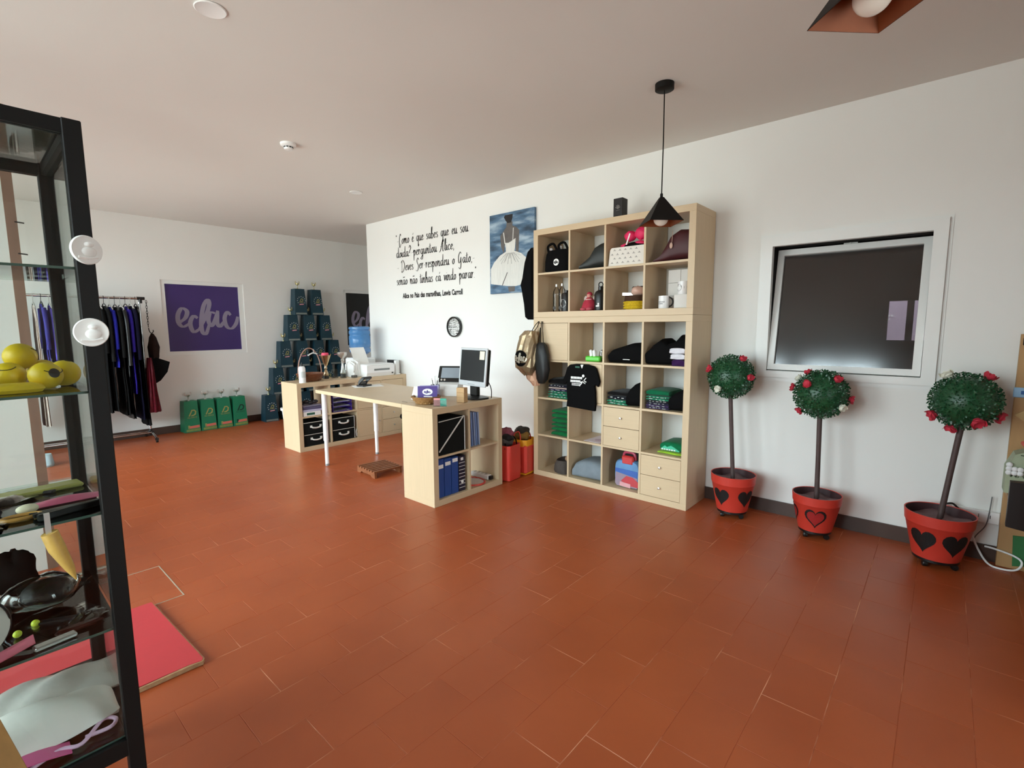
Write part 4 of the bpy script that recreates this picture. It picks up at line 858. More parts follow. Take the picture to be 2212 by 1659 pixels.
for k in range(6):
    a = k*1.1; mb = MB(); mb.tube([(.012*math.cos(a), .012*math.sin(a), .01), (.033*math.cos(a), .033*math.sin(a), .15+.02*(k % 3))], .0042, 6); part('pen', mb, [BLACKP, SILVER, WHITEP][k % 3], t)
t = thing('card_holder', 'clear holder with pink and teal cards on desk end', 'card holder', (-1.575, -1.475, ZU), .6)
mb = MB(); mb.box(-.052, 0, -.004, .004, .002, .062); part('pink_card', mb, mat('pink_card', 'E99A9A', .6), t); mb = MB(); mb.box(0.002, .05, -.004, .004, .002, .06); part('teal_card', mb, mat('teal_card', '33B59A', .5), t)
mb = MB(); mb.box(-.055, .055, -.022, .01, 0, .002); mb.box(-.055, .055, -.009, -.0075, .002, .05); part('stand', mb, CRYS, t)
for k in range(3):
    mb = MB(); mb.box(-.036, .036, -.03, .03, 0, .0405, bev=.0015, M=T(-1.59, -1.225, ZU+k*.041, .25+.03*k)); single('kraft_box', ['small kraft box at the bottom of the desk stack', 'small kraft box in the middle of the desk stack', 'small kraft box at the top of the desk stack'][k], 'box', mb, mat('kraft_card', 'C8A276', .75, var=.05), (-1.59, -1.225, ZU+k*.041), 'kraft boxes on desk')
t = thing('desktop_monitor', 'silver framed desktop monitor with dark screen and yellow note', 'monitor', (-1.70, -1.0, ZU), math.radians(-6))
MT = T(0, .0, .105, 0, math.radians(-6))
mb = MB(); mb.box(-.188, .188, -.012, .004, 0, .335, bev=.004, M=MT); part('bezel', mb, mat('silver_plastic', 'C9CBCD', .35), t)
mb = MB(); mb.box(-.180, .18, .004, .045, .01, .325, bev=.01, M=MT); part('back_shell', mb, BLACKP, t)
mb = MB(); mb.box(-.168, .168, -.0135, -.011, .045, .315, M=MT); part('screen', mb, mat('dark_screen', '15191B', .25), t)
mb = MB(); mb.box(.095, .16, -.0155, -.0138, .235, .308, M=MT); part('paper_note', mb, mat('cream_note', 'EEE6CF', .8), t)
mb = MB()
for k in range(5): mb.box(-.05+k*.02, -.038+k*.02, -.0135, -.0118, .014, .02, M=MT)
part('buttons', mb, mat('button_grey', '8F9295', .4), t)
mb = MB(); mb.box(-.05, .05, .01, .05, .02, .16, bev=.006); part('stand_neck', mb, BLACKP, t)
mb = MB(); mb.loft([sup(.02, .0, z, rx, ry, 32, 3.2) for z, rx, ry in ((0, .135, .105), (.012, .13, .1), (.022, .08, .06))]); part('stand_base', mb, BLACKP, t)
mb = MB(); mb.tube(smooth_pts([(.12, .05, .2), (.17, .07, .1), (.165, .08, .02), (.14, .1, .005)], 5), .004, 6); part('cable', mb, BLACKP, t)
t = thing('card_terminal', 'white till device with tilted black and grey display on desk', 'till terminal', (-2.02, -.985, ZD), .55)
mb = MB(); mb.prism([(-.11, 0), (.11, 0), (.11, .06), (.06, .1), (-.11, .13)], -.1, .1, M=T(0, 0, 0, -PI/2)); part('body', mb, WHITEP, t)
DT = T(0, .02, .11, 0, math.radians(-30)); mb = MB(); mb.box(-.12, .13, -.012, .012, 0, .165, bev=.005, M=DT); part('display_frame', mb, BLACKP, t)
mb = MB(); mb.box(-.09, .12, -.0135, -.011, .04, .145, M=DT); part('display', mb, mat('grey_display', '8D949C', .4), t)
mb = MB()
for k in range(2): mb.lathe([(0, 0), (.01, 0), (.01, .004), (0, .005)], 12, M=DT @ T(-.08+.03*k, -.012, .02, 0, PI/2))
part('buttons', mb, SILVER, t)
# inside the desk end shelf: local cell origin helper (front faces +x)
def ucell(i, j): return (YU+FT+i*PITCHC, FT+j*PITCHC)
y0, z0 = ucell(0, 1); XFU = XU
t = thing('storage_box', 'black fabric storage cube with white piping in the desk shelf', 'storage box', (XFU-.16, y0+.155, z0+.001))
mb = MB(); mb.box(-.15, .15, -.14, .14, 0, .285, bev=.006); part('body', mb, mat('black_fabric_box', '1A1B1A', .85, var=.1, scale=60), t)
PIPE = mat('white_piping', 'DAD6CF', .7); mb = MB(); mb.tube([(.151, -.138, .27), (.151, .136, .283), (.151, .136, .004)], .004, 6); part('piping', mb, PIPE, t)
mb = MB(); mb.box(.1505, .153, -.006, .006, 0, .37, M=T(0, -.138, .03, 0, math.radians(-46))); part('ribbon_strap', mb, PIPE, t)
y0, z0 = ucell(0, 0)
for k in range(4):
    m_ = mat('blue_binder', '1F4C97', .5, var=.06) if k < 3 else mat('navy_binder', '14142E', .5); yb = y0+.008+k*.077
    t = thing('ring_binder', ['blue ring binder with upper label, first in the row of binders', 'blue ring binder in the middle of the binder row', 'blue ring binder standing beside the striped navy binder', 'navy ring binder with white striped spine in desk shelf'][k], 'binder', (XFU-.16, yb+.036, z0+.001), 0, 'binders in desk shelf')
    mb = MB(); mb.box(-.14, .13, -.036, .036, 0, .315-.005*k, bev=.003); part('cover', mb, m_, t)
    mb = MB()
    if k < 3: mb.box(.1302, .1312, -.028, .028, .24+.012*k, .27+.012*k); part('spine_label', mb, PAPER, t)
    else:
        for s in range(8): mb.box(.1302, .1312, -.034, .034, .03+s*.03, .034+s*.03)
        mb.lathe([(.008, 0), (.014, 0), (.014, .002), (.008, .002)], 16, M=T(.1302, 0, .08, 0, 0, PI/2)); mb.box(.1302, .1312, -.014, .014, .262, .285); part('spine_print', mb, PAPER, t)
y0, z0 = ucell(1, 1)
for k in range(5):
    mb = MB(); mb.box(-.14, .13, 0, .012, 0, .3-.004*k, M=T(XFU-.17, y0+.03+k*.027, z0+.001, R.uniform(-.05, .05), math.radians(-4-k)*0+.05)); single('blue_folder', ['pale blue folder first in the row inside the desk shelf', 'pale blue folder second in the desk shelf row', 'pale blue folder in the middle of the desk shelf row', 'pale blue folder second to last in the desk shelf row', 'pale blue folder last in the row inside the desk shelf'][k], 'folder', mb, mat('pale_blue_folder%d' % (k % 2), ['9DB1D6', '7C97CC'][k % 2], .6), (XFU-.17, y0+.03+k*.027, z0+.001), 'pale blue folders in desk shelf')
y0, z0 = ucell(1, 0)
t = thing('badminton_racket', 'red badminton racket head lying in the lower desk shelf', 'racket', (XFU-.125, y0+.125, z0+.012), 0)
mb = MB(); mb.tube([(.12*math.cos(a), .105*math.sin(a), 0) for a in [2*PI*i/40 for i in range(40)]], .0085, 8, closed=True); part('frame', mb, mat('red_racket', 'D2483C', .4), t)
mb = MB()
for k in range(-7, 8):
    u = k*.0135; q_ = math.sqrt(max(0, 1-(u/.12)**2))*.103; mb.tube([(u, -q_, 0), (u, q_, 0)], .0012, 4); q_ = math.sqrt(max(0, 1-(u/.105)**2))*.117; mb.tube([(-q_, u, 0.001), (q_, u, .001)], .0012, 4)
part('strings', mb, PAPER, t)
mb = MB(); mb.tube([(-.12, 0, 0), (-.24, 0, .0)], .008, 8); part('handle', mb, BLACKP, t)
mb = MB(); mb.loft([sup(XFU-.3, y0+.055, z0+z, rx*.8, ry*.7, 20, 2.4, .06, 3) for z, rx, ry in ((.001, .09, .07), (.05, .09, .07), (.12, .07, .055), (.15, .04, .035))]); single('black_pouch', 'crumpled black pouch behind the racket in desk shelf', 'pouch', mb, BLACKC, (XFU-.3, y0+.055, z0))
t = thing('power_strip', 'white power strip lying in the lower desk shelf', 'power strip', (XFU-.17, y0+.285, z0+.002), PI)
mb = MB(); mb.box(-.11, .11, -.026, .026, 0, .042, bev=.006); part('housing', mb, WHITEP, t); mb = MB(); mb.box(-.135, -.108, -.02, .02, .004, .038, bev=.004); part('end_cap', mb, BLACKP, t)
mb = MB()
for k in range(4): mb.lathe([(0, 0), (.016, 0), (.016, .001), (0, .001)], 14, c=(-.06+k*.045, 0, .042))
part('sockets', mb, mat('socket_shadow_grey', 'B9B9B6', .5), t)
# ================================================================== inside the low shelf (front faces +x)
def lcell(i, j): return (YL+FT+i*PITCHC, FT+j*PITCHC)
BOXF = MC['black_fabric_box']
for i in (0, 1):
    y0, z0 = lcell(i, 0)
    for k in (0, 1):
        lab = '%s black fabric drawer box in the %s cell of the low shelf' % (('lower', 'upper')[k], ('end', 'inner')[i])
        t = thing('fabric_drawer_box', lab, 'storage box', (XL-.165, y0+.155, z0+.001+k*.141), 0, 'fabric drawer boxes in the low shelf')
        mb = MB(); mb.box(-.155, .15, -.145, .145, 0, .137, bev=.006); part('body', mb, BOXF, t)
        mb = MB(); mb.tube([(.152, -.143, .134), (.152, .143, .134), (.152, .143, .004)], .0035, 6); part('piping', mb, PIPE, t)
        mb = MB(); mb.tube(smooth_pts([(.153, -.055, .085), (.172, -.045, .075), (.172, .0, .068), (.172, .045, .075), (.153, .055, .085)], 4), .009, 8); mb.box(.151, .156, -.07, -.045, .073, .099); mb.box(.151, .156, .045, .07, .073, .099); part('handle', mb, PIPE, t)
y0, z0 = lcell(1, 0); mb = MB(); mb.tube(smooth_pts([(XL-.004, y0+.32, z0+.11), (XL-.002, y0+.31, z0+.07), (XL-.004, y0+.32, z0+.02), (XL-.006, y0+.33, z0+.06)], 4), .004, 6); single('white_clip', 'white looped strap beside the lower inner drawer box', 'strap', mb, PIPE, (XL-.004, y0+.32, z0+.02))
y0, z0 = lcell(0, 1)
t = thing('document_box', 'white document box with green label in low shelf', 'box', (XL-.16, y0+.12, z0+.001)); mb = MB(); mb.box(-.14, .15, -.105, .105, 0, .05, bev=.003); part('body', mb, WHITEP, t); mb = MB(); mb.box(.1502, .151, -.065, .03, .012, .038); part('green_label', mb, mat('dark_green_label', '23604A', .6), t)
for k, (c, h, lab) in enumerate((('C9C4E2', .022, 'lilac paper ream on the white document box'), ('5C5578', .03, 'violet paper tray on the lilac ream in low shelf'), ('8F8AA0', .018, 'grey folder on top of the violet tray'))):
    z = z0+.0515+(0, .0225, .053)[k]; mb = MB(); mb.box(-.14, .145-.01*k, -.11, .115, 0, h, bev=.004, M=T(XL-.16, y0+.13, z, .03*(k-1))); single('paper_stack', lab, 'paper', mb, mat('stack_%d' % k, c, .6, var=.15, scale=40), (XL-.16, y0+.13, z))
mb = MB()
for k in range(4): mb.ball((XL-.12+.02*k, y0+.05+.045*k, z0+.145+.012*(k % 2)), .028, .035, .022, 12, 8)
single('cable_tangle', 'tangle of black and grey gadgets on the grey folder', 'gadgets', mb, mat('gadget_grey', '3C3A40', .4, var=.6, scale=50), (XL-.1, y0+.1, z0+.124))
y0, z0 = lcell(1, 1)
t = thing('letter_trays', 'stack of purple letter trays in the low shelf', 'letter tray', (XL-.16, y0+.155, z0+.001))
VIO = mat('violet_plastic', '3B1F86', .3, var=.1)
for k in range(4):
    z = k*.055; mb = MB(); mb.box(-.13, .14, -.125, .125, z, z+.004); mb.box(-.13, .14, -.125, -.12, z, z+.035); mb.box(-.13, .14, .12, .125, z, z+.035); mb.box(-.13, -.125, -.12, .12, z, z+.035); mb.box(.12, .14, -.06, .06, z+.004, z+.009)
    for sx_ in (-.12, .13):
        for sy_ in (-.122, .117): mb.box(sx_-.006, sx_+.006, sy_, sy_+.005, z+.035, z+.055 if k < 3 else z+.036)
    part('tray', mb, VIO, t)
    mb = MB(); mb.box(-.12, .11, -.115, .115, z+.0045, z+.0065+.002*k); part('papers', mb, PAPER, t)
# foot rest, bags, backpack
WD = mat('red_brown_wood', '9A5A34', .5, var=.3, scale=10, stretch=(2, 8, 4))
t = thing('foot_rest', 'slatted reddish wooden foot rest on the floor under desk', 'foot rest', (-2.685, -1.33, 0), math.radians(-4))
for s in (-1, 1):
    mb = MB(); yb = s*.135; mb.prism([(-.17, 0), (-.11, 0), (-.09, .018), (.09, .018), (.11, 0), (.17, 0), (.17, .05), (-.17, .05)], yb-.011, yb+.011); part('runner', mb, WD, t)
for k in range(7):
    x = -.16+k*.05; mb = MB(); mb.box(x, x+.03, -.15, .15, .05, .066, bev=.002); part('slat', mb, WD, t)
def shopping_bag(label, x, y, w_, d_, h, m1, m2, rz):
    t = thing('shopping_bag', label, 'bag', (x, y, 0), rz)
    mb = MB(); mb.loft([sup(0, 0, h*f, w_/2*q, d_/2*q2, 36, 6, .018, 7, f*5) for f, q, q2 in ((0, .9, .9), (.02, 1, 1), (.3, 1.03, 1.02), (.6, .98, 1.03), (.85, 1.0, .98), (1, .98, .95), (.97, .93, .9), (.8, .9, .9))], caps=True); part('body', mb, m1, t)
    if m2: mb = MB(); mb.box(w_*.12, w_*.53, -d_*.525, d_*.525, .01, h*.86, bev=.02); part('side_panel', mb, m2, t)
    for s in (-1, 1):
        mb = MB(); mb.tube(smooth_pts([(-w_*.2, s*d_*.47, h*.9), (-w_*.16, s*d_*.4, h*1.12), (0, s*d_*.3, h*1.2), (w_*.16, s*d_*.4, h*1.1), (w_*.2, s*d_*.47, h*.9)], 5), .006, 6); part('handle', mb, m2 or BLACKC, t)
    return t
REDB = mat('red_woven_plastic', 'DF4336', .4, var=.08, scale=8, bump=.3, bscale=25); YELB = mat('yellow_woven_plastic', 'F3A81C', .4, var=.08, scale=8, bump=.3, bscale=25)
shopping_bag('red shopping bag stuffed with cloth on floor beside desk shelf', -1.585, -.66, .17, .2, .33, REDB, None, .1)
shopping_bag('yellow and red shopping bag stuffed with cloth beside tall shelf', -1.62, -.42, .22, .2, .34, YELB, REDB, .1)
def stuffing(label, x, y, z, cols, w_, d_, seed):
    rr = random.Random(seed)
    for k, (c, lab) in enumerate(zip(cols, label)):
        mb = MB(); cx, cy = x+rr.uniform(-w_, w_), y+rr.uniform(-d_, d_); mb.ball((cx, cy, z+.035*k), .075, .075, .05, 18, 12, bump=.22, seed=seed+k*1.7)
        single('crumpled_cloth', lab, 'cloth', mb, mat('crumple_'+c, c, .75, var=.45, scale=22, bump=.6, bscale=40), (cx, cy, z+.035*k-.05))
stuffing(['grey crumpled cloth deep in the red shopping bag', 'black crumpled cloth in the red shopping bag', 'dusty pink crumpled cloth on top of the red shopping bag'], -1.585, -.66, .36, ['6B6460', '1C1A1A', 'B4576B'], .02, .03, 4)
stuffing(['ochre crumpled cloth in the yellow shopping bag', 'dark crumpled cloth on top of yellow shopping bag'], -1.62, -.42, .36, ['A87C2E', '3A3226'], .02, .02, 9)
t = thing('striped_backpack', 'black and green striped backpack on floor behind desk shelf', 'backpack', (-3.62, -.24, 0))
mb = MB(); mb.loft([sup(0, 0, z, rx, ry, 24, 3.2) for z, rx, ry in ((0, .06, .09), (.05, .08, .11), (.2, .08, .11), (.26, .06, .09), (.28, .02, .04))]); part('body', mb, mat('green_stripe_cloth', '4F7A34', .7, var=.5, scale=25, stretch=(1, 8, .3)), t)
mb = MB(); mb.loft([sup(0, 0, z, rx, ry, 24, 3.2) for z, rx, ry in ((.27, .09, .12), (.29, .1, .13), (.32, .09, .12))]); part('top_flap', mb, BLACKC, t)
# ================================================================== things in the tall cube shelf
def cell(i, j, up_=False): return (-1.49+FT+i*PITCHC, (1.491 if up_ else 0)+FT+j*PITCHC+.001)
def slab(mb, x0, x1, y0, y1, z0, z1, seed=0, wob=.004):
    """soft folded cloth slab"""
    rr = random.Random(seed); n = 20; rings = []
    for i in range(11):
        f = i/10; x = x0+(x1-x0)*f; e = .72+.28*math.sin(PI*min(1, max(0, f*1.0)))**.35; ring = []
        for k in range(n):
            a = 2*PI*k/n; c, s_ = math.cos(a), math.sin(a); hy, hz = (y1-y0)/2*(.94+.06*e), (z1-z0)/2*e
            ring.append((x, (y0+y1)/2+hy*math.copysign(abs(c)**.35, c)+wob*math.sin(f*7+seed+k), (z0+z1)/2-(z1-z0)/2*(1-e)*.6+hz*math.copysign(abs(s_)**.6, s_)))
        rings.append(ring)
    return mb.loft(rings)
def cloth_m(c): return mat('folded_'+c, c, .85, var=.18, scale=35, sheen=.1)
def fold_stack(i, j, x0, x1, items, depth=(.03, .3), grp=None, zoff=0.0):
    cx, cz = cell(i, j); z = cz+zoff
    for k, (c, h, lab, pr) in enumerate(items):
        y0 = YF+depth[0]+R.uniform(-.004, .006); mb = MB(); slab(mb, cx+x0+R.uniform(-.004, .004), cx+x1+R.uniform(-.004, .004), y0, YF+depth[1], z, z+h, k+i*3)
        if pr:
            o = thing('folded_shirt', lab, 'folded clothing', (cx+(x0+x1)/2, YF+.15, z), world=True, group=grp); part('cloth', mb, cloth_m(c), o)
            mb = MB(); rr = random.Random(k*5+i); u = x0+.03
            while u < x1-.03:
                l = rr.uniform(.008, .03); zz = z+h*.5+rr.uniform(-.2, .2)*h; mb.box(cx+u, cx+min(u+l, x1-.02), y0-.0035, y0+.004, zz, zz+h*.16); u += l+rr.uniform(.006, .03)
            part('white_print', mb, mat('white_print', 'E4E6E2', .7), o)
        else: tag(link('folded_shirt', mb.mesh('folded_shirt', (cx+(x0+x1)/2, YF+.15, z)), cloth_m(c), None, (cx+(x0+x1)/2, YF+.15, z)), lab, 'folded clothing', grp)
        z += h+.0005
    return z
BK = '0E0D0E'
# lower unit, third row up: t-shirts / black clothes
fold_stack(0, 2, .1, .32, [('1C8A63', .022, 'green printed shirt at the bottom of the stack under the drawstring bags', 1), ('1F9168', .022, 'green printed shirt above the bottom one under the drawstring bags', 1), ('1A7F5B', .02, 'green printed shirt third up in the stack under the drawstring bags', 1), ('26234F', .018, 'navy printed shirt above green shirts under the drawstring bags', 1), ('E4C9BE', .016, 'pale pink shirt in the stack under the drawstring bags', 0), ('17142B', .024, 'dark printed shirt below the black one near drawstring bags', 1), (BK, .06, 'black shirt on top of the stack under the drawstring bags', 0)], grp='folded shirts by the drawstring bags')
fold_stack(2, 2, .02, .2, [('1C8A63', .02, 'green printed shirt at bottom of the stack above the upper drawers', 1), ('1F9168', .022, 'green printed shirt second in the stack above the upper drawers', 1), ('14121F', .03, 'black printed shirt on green shirts above the upper drawers', 1), (BK, .04, 'black shirt on top of the stack above the upper drawers', 0)], grp='folded shirts above the drawers')
fold_stack(3, 2, .02, .21, [('3A2352', .018, 'purple printed shirt at the bottom beside black pile', 1), ('412A5C', .018, 'purple printed shirt second up beside black pile', 1), ('2A2140', .016, 'dark purple printed shirt beside black pile', 1), ('12101C', .016, 'black printed shirt between purple and green shirts', 1), ('1F9168', .018, 'green printed shirt beside black pile', 1), ('1C8A63', .018, 'lighter green printed shirt beside black pile', 1), ('0E6A45', .05, 'plain green shirt topping the stack beside black pile', 0)], grp='purple and green shirts in shelf')
def lump(name, label, cat, pts, m_, seed=0, bump=.06):
    """soft pile lofted through outline sections: pts = [(x, z_top)] profile seen from the front, depth y0..y1"""
    x, y0, y1, z0, prof = pts; mb = MB(); rings = []; n = 22
    for k, (xx, zt) in enumerate(prof):
        ring = []
        for i in range(n):
            a = 2*PI*i/n; c, s_ = math.cos(a), math.sin(a)
            ring.append((x+xx+.003*math.sin(5*a+k+seed), (y0+y1)/2+(y1-y0)/2*math.copysign(abs(c)**.5, c)*(1+bump*.4*math.sin(3*a+k)), (z0+zt)/2+(zt-z0)/2*math.copysign(abs(s_)**.5, s_)))
        rings.append(ring)
    mb.loft(rings); return single(name, label, cat, mb, m_, (x+prof[len(prof)//2][0], (y0+y1)/2, z0))
cx, cz = cell(2, 2); lump('black_garment_pile', 'black folded trousers piled up beside shirts above the drawers', 'folded clothing', (cx, YF+.02, YF+.33, cz, [(.2, cz+.1), (.225, cz+.15), (.26, cz+.185), (.3, cz+.205), (.325, cz+.2)]), BLACKC)
cx, cz = cell(3, 2); lump('black_garment_pile', 'black folded clothes beside the green and purple shirts', 'folded clothing', (cx, YF+.02, YF+.33, cz, [(.215, cz+.11), (.24, cz+.135), (.28, cz+.16), (.33, cz+.19)]), BLACKC, 2)
cx, cz = cell(2, 3); lump('black_garment_pile', 'black folded sweater with small white print in the shelf', 'folded clothing', (cx, YF+.02, YF+.34, cz, [(.03, cz+.08), (.06, cz+.115), (.14, cz+.14), (.22, cz+.165), (.28, cz+.17), (.325, cz+.15)]), BLACKC, 3)
mb = MB(); mb.box(cx+.17, cx+.23, YF+.012, YF+.0165, cz+.03, cz+.036); o = single('print_tag', 'thin white label on the black folded sweater', 'label', mb, mat('white_print', 'E4E6E2', .7), (cx+.2, YF+.014, cz+.03))
cx, cz = cell(3, 3); lump('black_garment_pile', 'large black garment pile with white shirts at its side', 'folded clothing', (cx, YF+.03, YF+.34, cz, [(.005, cz+.1), (.06, cz+.16), (.12, cz+.205), (.17, cz+.165), (.23, cz+.185), (.27, cz+.235), (.33, cz+.23)]), BLACKC, 4)
mb = MB(); slab(mb, cx+.235, cx+.333, YF+.004, YF+.028, cz, cz+.05, 3); single('folded_shirt', 'purple folded shirt below the white shirts in front of black pile', 'folded clothing', mb, cloth_m('3C1D4F'), (cx+.28, YF+.015, cz))
for k in range(2):
    mb = MB(); slab(mb, cx+.225-.008*k, cx+.333, YF+.0, YF+.028, cz+.051+k*.042, cz+.092+k*.045, 5+k); single('folded_shirt', ['lower white folded shirt in front of the black pile', 'upper white folded shirt in front of the black pile'][k], 'folded clothing', mb, cloth_m('EDEBF2'), (cx+.28, YF+.014, cz+.051+k*.042))
# green plastic boxes with two white bottles
cx, cz = cell(1, 3)
t = thing('green_plastic_set', 'bright green plastic box with two white rollers on shelf', 'toy set', (cx+.2, YF+.1, cz)); mb = MB(); mb.box(-.075, .075, -.04, .04, 0, .045, bev=.01); part('box', mb, mat('lime_plastic', '5BD33A', .3, var=.1), t)
for k in (0, 1): mb = MB(); mb.tube([(-.02+.035*k, -.02, .04), (-.035+.035*k, -.005, .085)], [.014, .016], 12); mb.ball((-.035+.035*k, -.005, .085), .016, n=12, m=8); part('roller', mb, WHITEP, t)
t = thing('plastic_wrap_bag', 'crumpled clear plastic bag with tan item beside green box', 'plastic bag', (cx+.275, YF+.13, cz+.006)); mb = MB(); mb.ball((0, 0, .05), .04, .06, .05, 16, 12, bump=.2, seed=2); part('film', mb, thin_glass('plastic_film', (.9, .9, .9), 2.0, 1.4), t); mb = MB(); mb.ball((.01, .02, .075), .018, n=10, m=8); part('item', mb, mat('tan_item', 'A98255', .7), t)
# green fleeces, paper, hoodies
fold_stack(0, 1, .14, .345-.012, [('12703B', h, lab, 0) for h, lab in ((.045, 'green fleece at the very bottom of the fleece stack'), (.04, 'green fleece second from the bottom of the fleece stack'), (.034, 'green fleece third from the bottom of the fleece stack'), (.044, 'green fleece third from the top of the fleece stack'), (.046, 'green fleece second from the top of the fleece stack'), (.036, 'green fleece on the very top of the fleece stack'))], grp='green fleeces')
cx, cz = cell(1, 1); t = thing('printed_sheet', 'white sheet with faint pink print lying in shelf cell', 'paper', (cx+.23, YF+.15, cz)); mb = MB(); mb.box(-.085, .085, -.12, .13, 0, .002, M=T(0, 0, 0, -.06)); part('sheet', mb, mat('pale_pink_sheet', 'EADFE6', .7), t)
mb = MB(); mb.add([(.06*math.cos(a)+.03, .05*math.sin(a)-.02, .0026) for a in [2*PI*i/20 for i in range(20)]], [tuple(range(20))]); part('faint_print', mb, mat('faint_pink', 'D3BCCB', .7), t)
cx, cz = cell(3, 1)
mb = MB(); slab(mb, cx+.12, cx+.33, YF+.05, YF+.3, cz, cz+.022, 1); single('folded_shirt', 'lime green folded shirt under the dark green printed shirt', 'folded clothing', mb, cloth_m('A9D53A'), (cx+.22, YF+.17, cz))
t = thing('folded_shirt', 'dark green folded shirt with printed mountains on lime shirt', 'folded clothing', (cx+.23, YF+.17, cz+.0225), world=True); mb = MB(); slab(mb, cx+.14, cx+.333, YF+.055, YF+.3, cz+.0225, cz+.1, 2); part('cloth', mb, cloth_m('0C7446'), t)
mb = MB(); mb.prism([(cx+.15, cz+.045), (cx+.18, cz+.07), (cx+.2, cz+.06), (cx+.23, cz+.075), (cx+.26, cz+.062), (cx+.3, cz+.04), (cx+.3, cz+.033), (cx+.15, cz+.035)], YF+.05, YF+.056); part('mountain_print', mb, mat('mint_print', '45BE95', .7), t)
mb = MB()
for k in range(6): mb.box(cx+.155+.02*k, cx+.168+.02*k, YF+.047, YF+.052, cz+.036, cz+.046)
part('letter_print', mb, mat('white_print', 'E4E6E2', .7), t)
cx, cz = cell(0, 0)
mb = MB(); mb.loft([sup(cx+.235, YF+.135, cz+z, rx, ry, 26, 3, .05, 4, z*20) for z, rx, ry in ((0, .085, .11), (.02, .092, .12), (.08, .09, .12), (.12, .07, .1), (.1, .05, .08))]); single('grey_boot_bag', 'grey brown soft boot slumped in the lowest shelf cell', 'boot', mb, mat('taupe_suede', '5C544E', .85, var=.2, scale=25), (cx+.26, YF+.15, cz))
mb = MB(); mb.ball((cx+.285, YF+.13, cz+.135), .045, .06, .03, 16, 10, bump=.15); single('fleece_lining', 'tan fleece bundle resting on top of the grey boot', 'cloth', mb, mat('tan_fleece', 'C4A183', .9, var=.2, scale=60), (cx+.285, YF+.13, cz+.105))
mb = MB(); mb.loft([sup(cx+.13, YF+.23, cz+z, rx, ry, 20, 2.4, .08, 3, z*30) for z, rx, ry in ((0, .07, .06), (.02, .075, .06), (.05, .05, .045), (.07, .03, .03))]); single('tan_shoe', 'small tan shoe behind the grey boot in shelf', 'shoe', mb, mat('tan_leather', 'A98B6C', .7, var=.25, scale=30), (cx+.13, YF+.23, cz))
cx, cz = cell(1, 0); lump('grey_hoodie', 'grey hooded sweater bundled in the lowest shelf row', 'hoodie', (cx, YF+.03, YF+.32, cz, [(.02, cz+.08), (.05, cz+.135), (.1, cz+.16), (.18, cz+.17), (.26, cz+.17), (.32, cz+.165)]), mat('grey_jersey', '8C979F', .9, var=.15, scale=14, bump=.4, bscale=22), 6, .1)
cx, cz = cell(2, 0)
t = thing('toy_case', 'blue and red plastic toy case with red handle on shelf', 'toy case', (cx+.22, YF+.11, cz), world=True)
mb = MB(); mb.loft([[(cx+.2+(.115)*math.copysign(abs(math.cos(a))**.5, math.cos(a))*s_, y, cz+.12+.12*math.copysign(abs(math.sin(a))**.5, math.sin(a))*s_) for a in [2*PI*i/32 for i in range(32)]] for y, s_ in ((YF+.06, .93), (YF+.075, 1), (YF+.14, 1), (YF+.155, .93))]); part('shell', mb, mat('case_two_tone', '6FA3D6', .3, var=.3, scale=6), t)
def fp(nm, poly, c, e): mb = MB(); mb.prism([(cx+a, cz+b) for a, b in poly], YF+.058-e, YF+.062); part(nm, mb, mat('toy_'+c, c, .4, var=.1), t)
fp('blue_band', [(.095, .13), (.3, .1), (.3, .155), (.095, .16)], '3B66B4', .001); fp('mauve_lower', [(.095, .03), (.11, .01), (.3, .01), (.3, .1), (.1, .125)], '9A8796', .001)
fp('red_shape', [(.15, .055), (.2, .105), (.26, .1), (.32, .06), (.315, .02), (.22, .025)], 'C8434A', .0025); fp('pink_sticker', [(.14, .012), (.24, .005), (.24, .04), (.142, .048)], 'E0A4A8', .004)
mb = MB(); mb.box(cx+.15, cx+.26, YF+.055, YF+.1, cz+.2, cz+.275, bev=.012); part('handle_panel', mb, mat('red_plastic', 'C93A3A', .35), t); mb = MB(); mb.tube(smooth_pts([(cx+.15, YF+.1, cz+.24), (cx+.16, YF+.1, cz+.29), (cx+.205, YF+.1, cz+.3), (cx+.25, YF+.1, cz+.29), (cx+.26, YF+.1, cz+.24)], 5), .012, 8); part('handle', mb, mat('rose_plastic', 'B8435C', .35), t)
mb = MB(); mb.box(cx+.05, cx+.33, YF+.3, YF+.37, cz, cz+.31, bev=.01); single('dark_backdrop_box', 'dark brown case standing behind the toy case', 'case', mb, mat('dark_case', '1E1312', .7), (cx+.19, YF+.33, cz))
# upper unit
def round_logo(parent, c, r, fn, dark=True, nm='round_logo'):
    mb = MB(); disc(mb, (0, 0), r, lambda u, v: fn(u, v, 0)); part(nm, mb, PAPER if dark else INK, parent)
    mb = MB(); edac(mb, lambda u, v, l: fn((u-.55)*r*2.0, (v-.5)*r*2.0, .0006+l*.3), .05, .10); part('logo_script', mb, INK if dark else PAPER, parent)
cx, cz = cell(0, 1, True); t = thing('tote_bag', 'black tote bag with white round logo in top shelf', 'bag', (cx+.17, YF+.15, cz), world=True)
mb = MB(); mb.loft([sup(cx+.17, YF+.16, cz+z, rx, ry, 32, 4, .02, 5, z*9) for z, rx, ry in ((0, .135, .11), (.02, .15, .125), (.1, .15, .12), (.17, .145, .1), (.2, .13, .085), (.17, .12, .07))]); part('body', mb, BLACKC, t)
round_logo(t, None, .03, lambda u, v, e: (cx+.18+u, YF+.034-e, cz+.085+v))
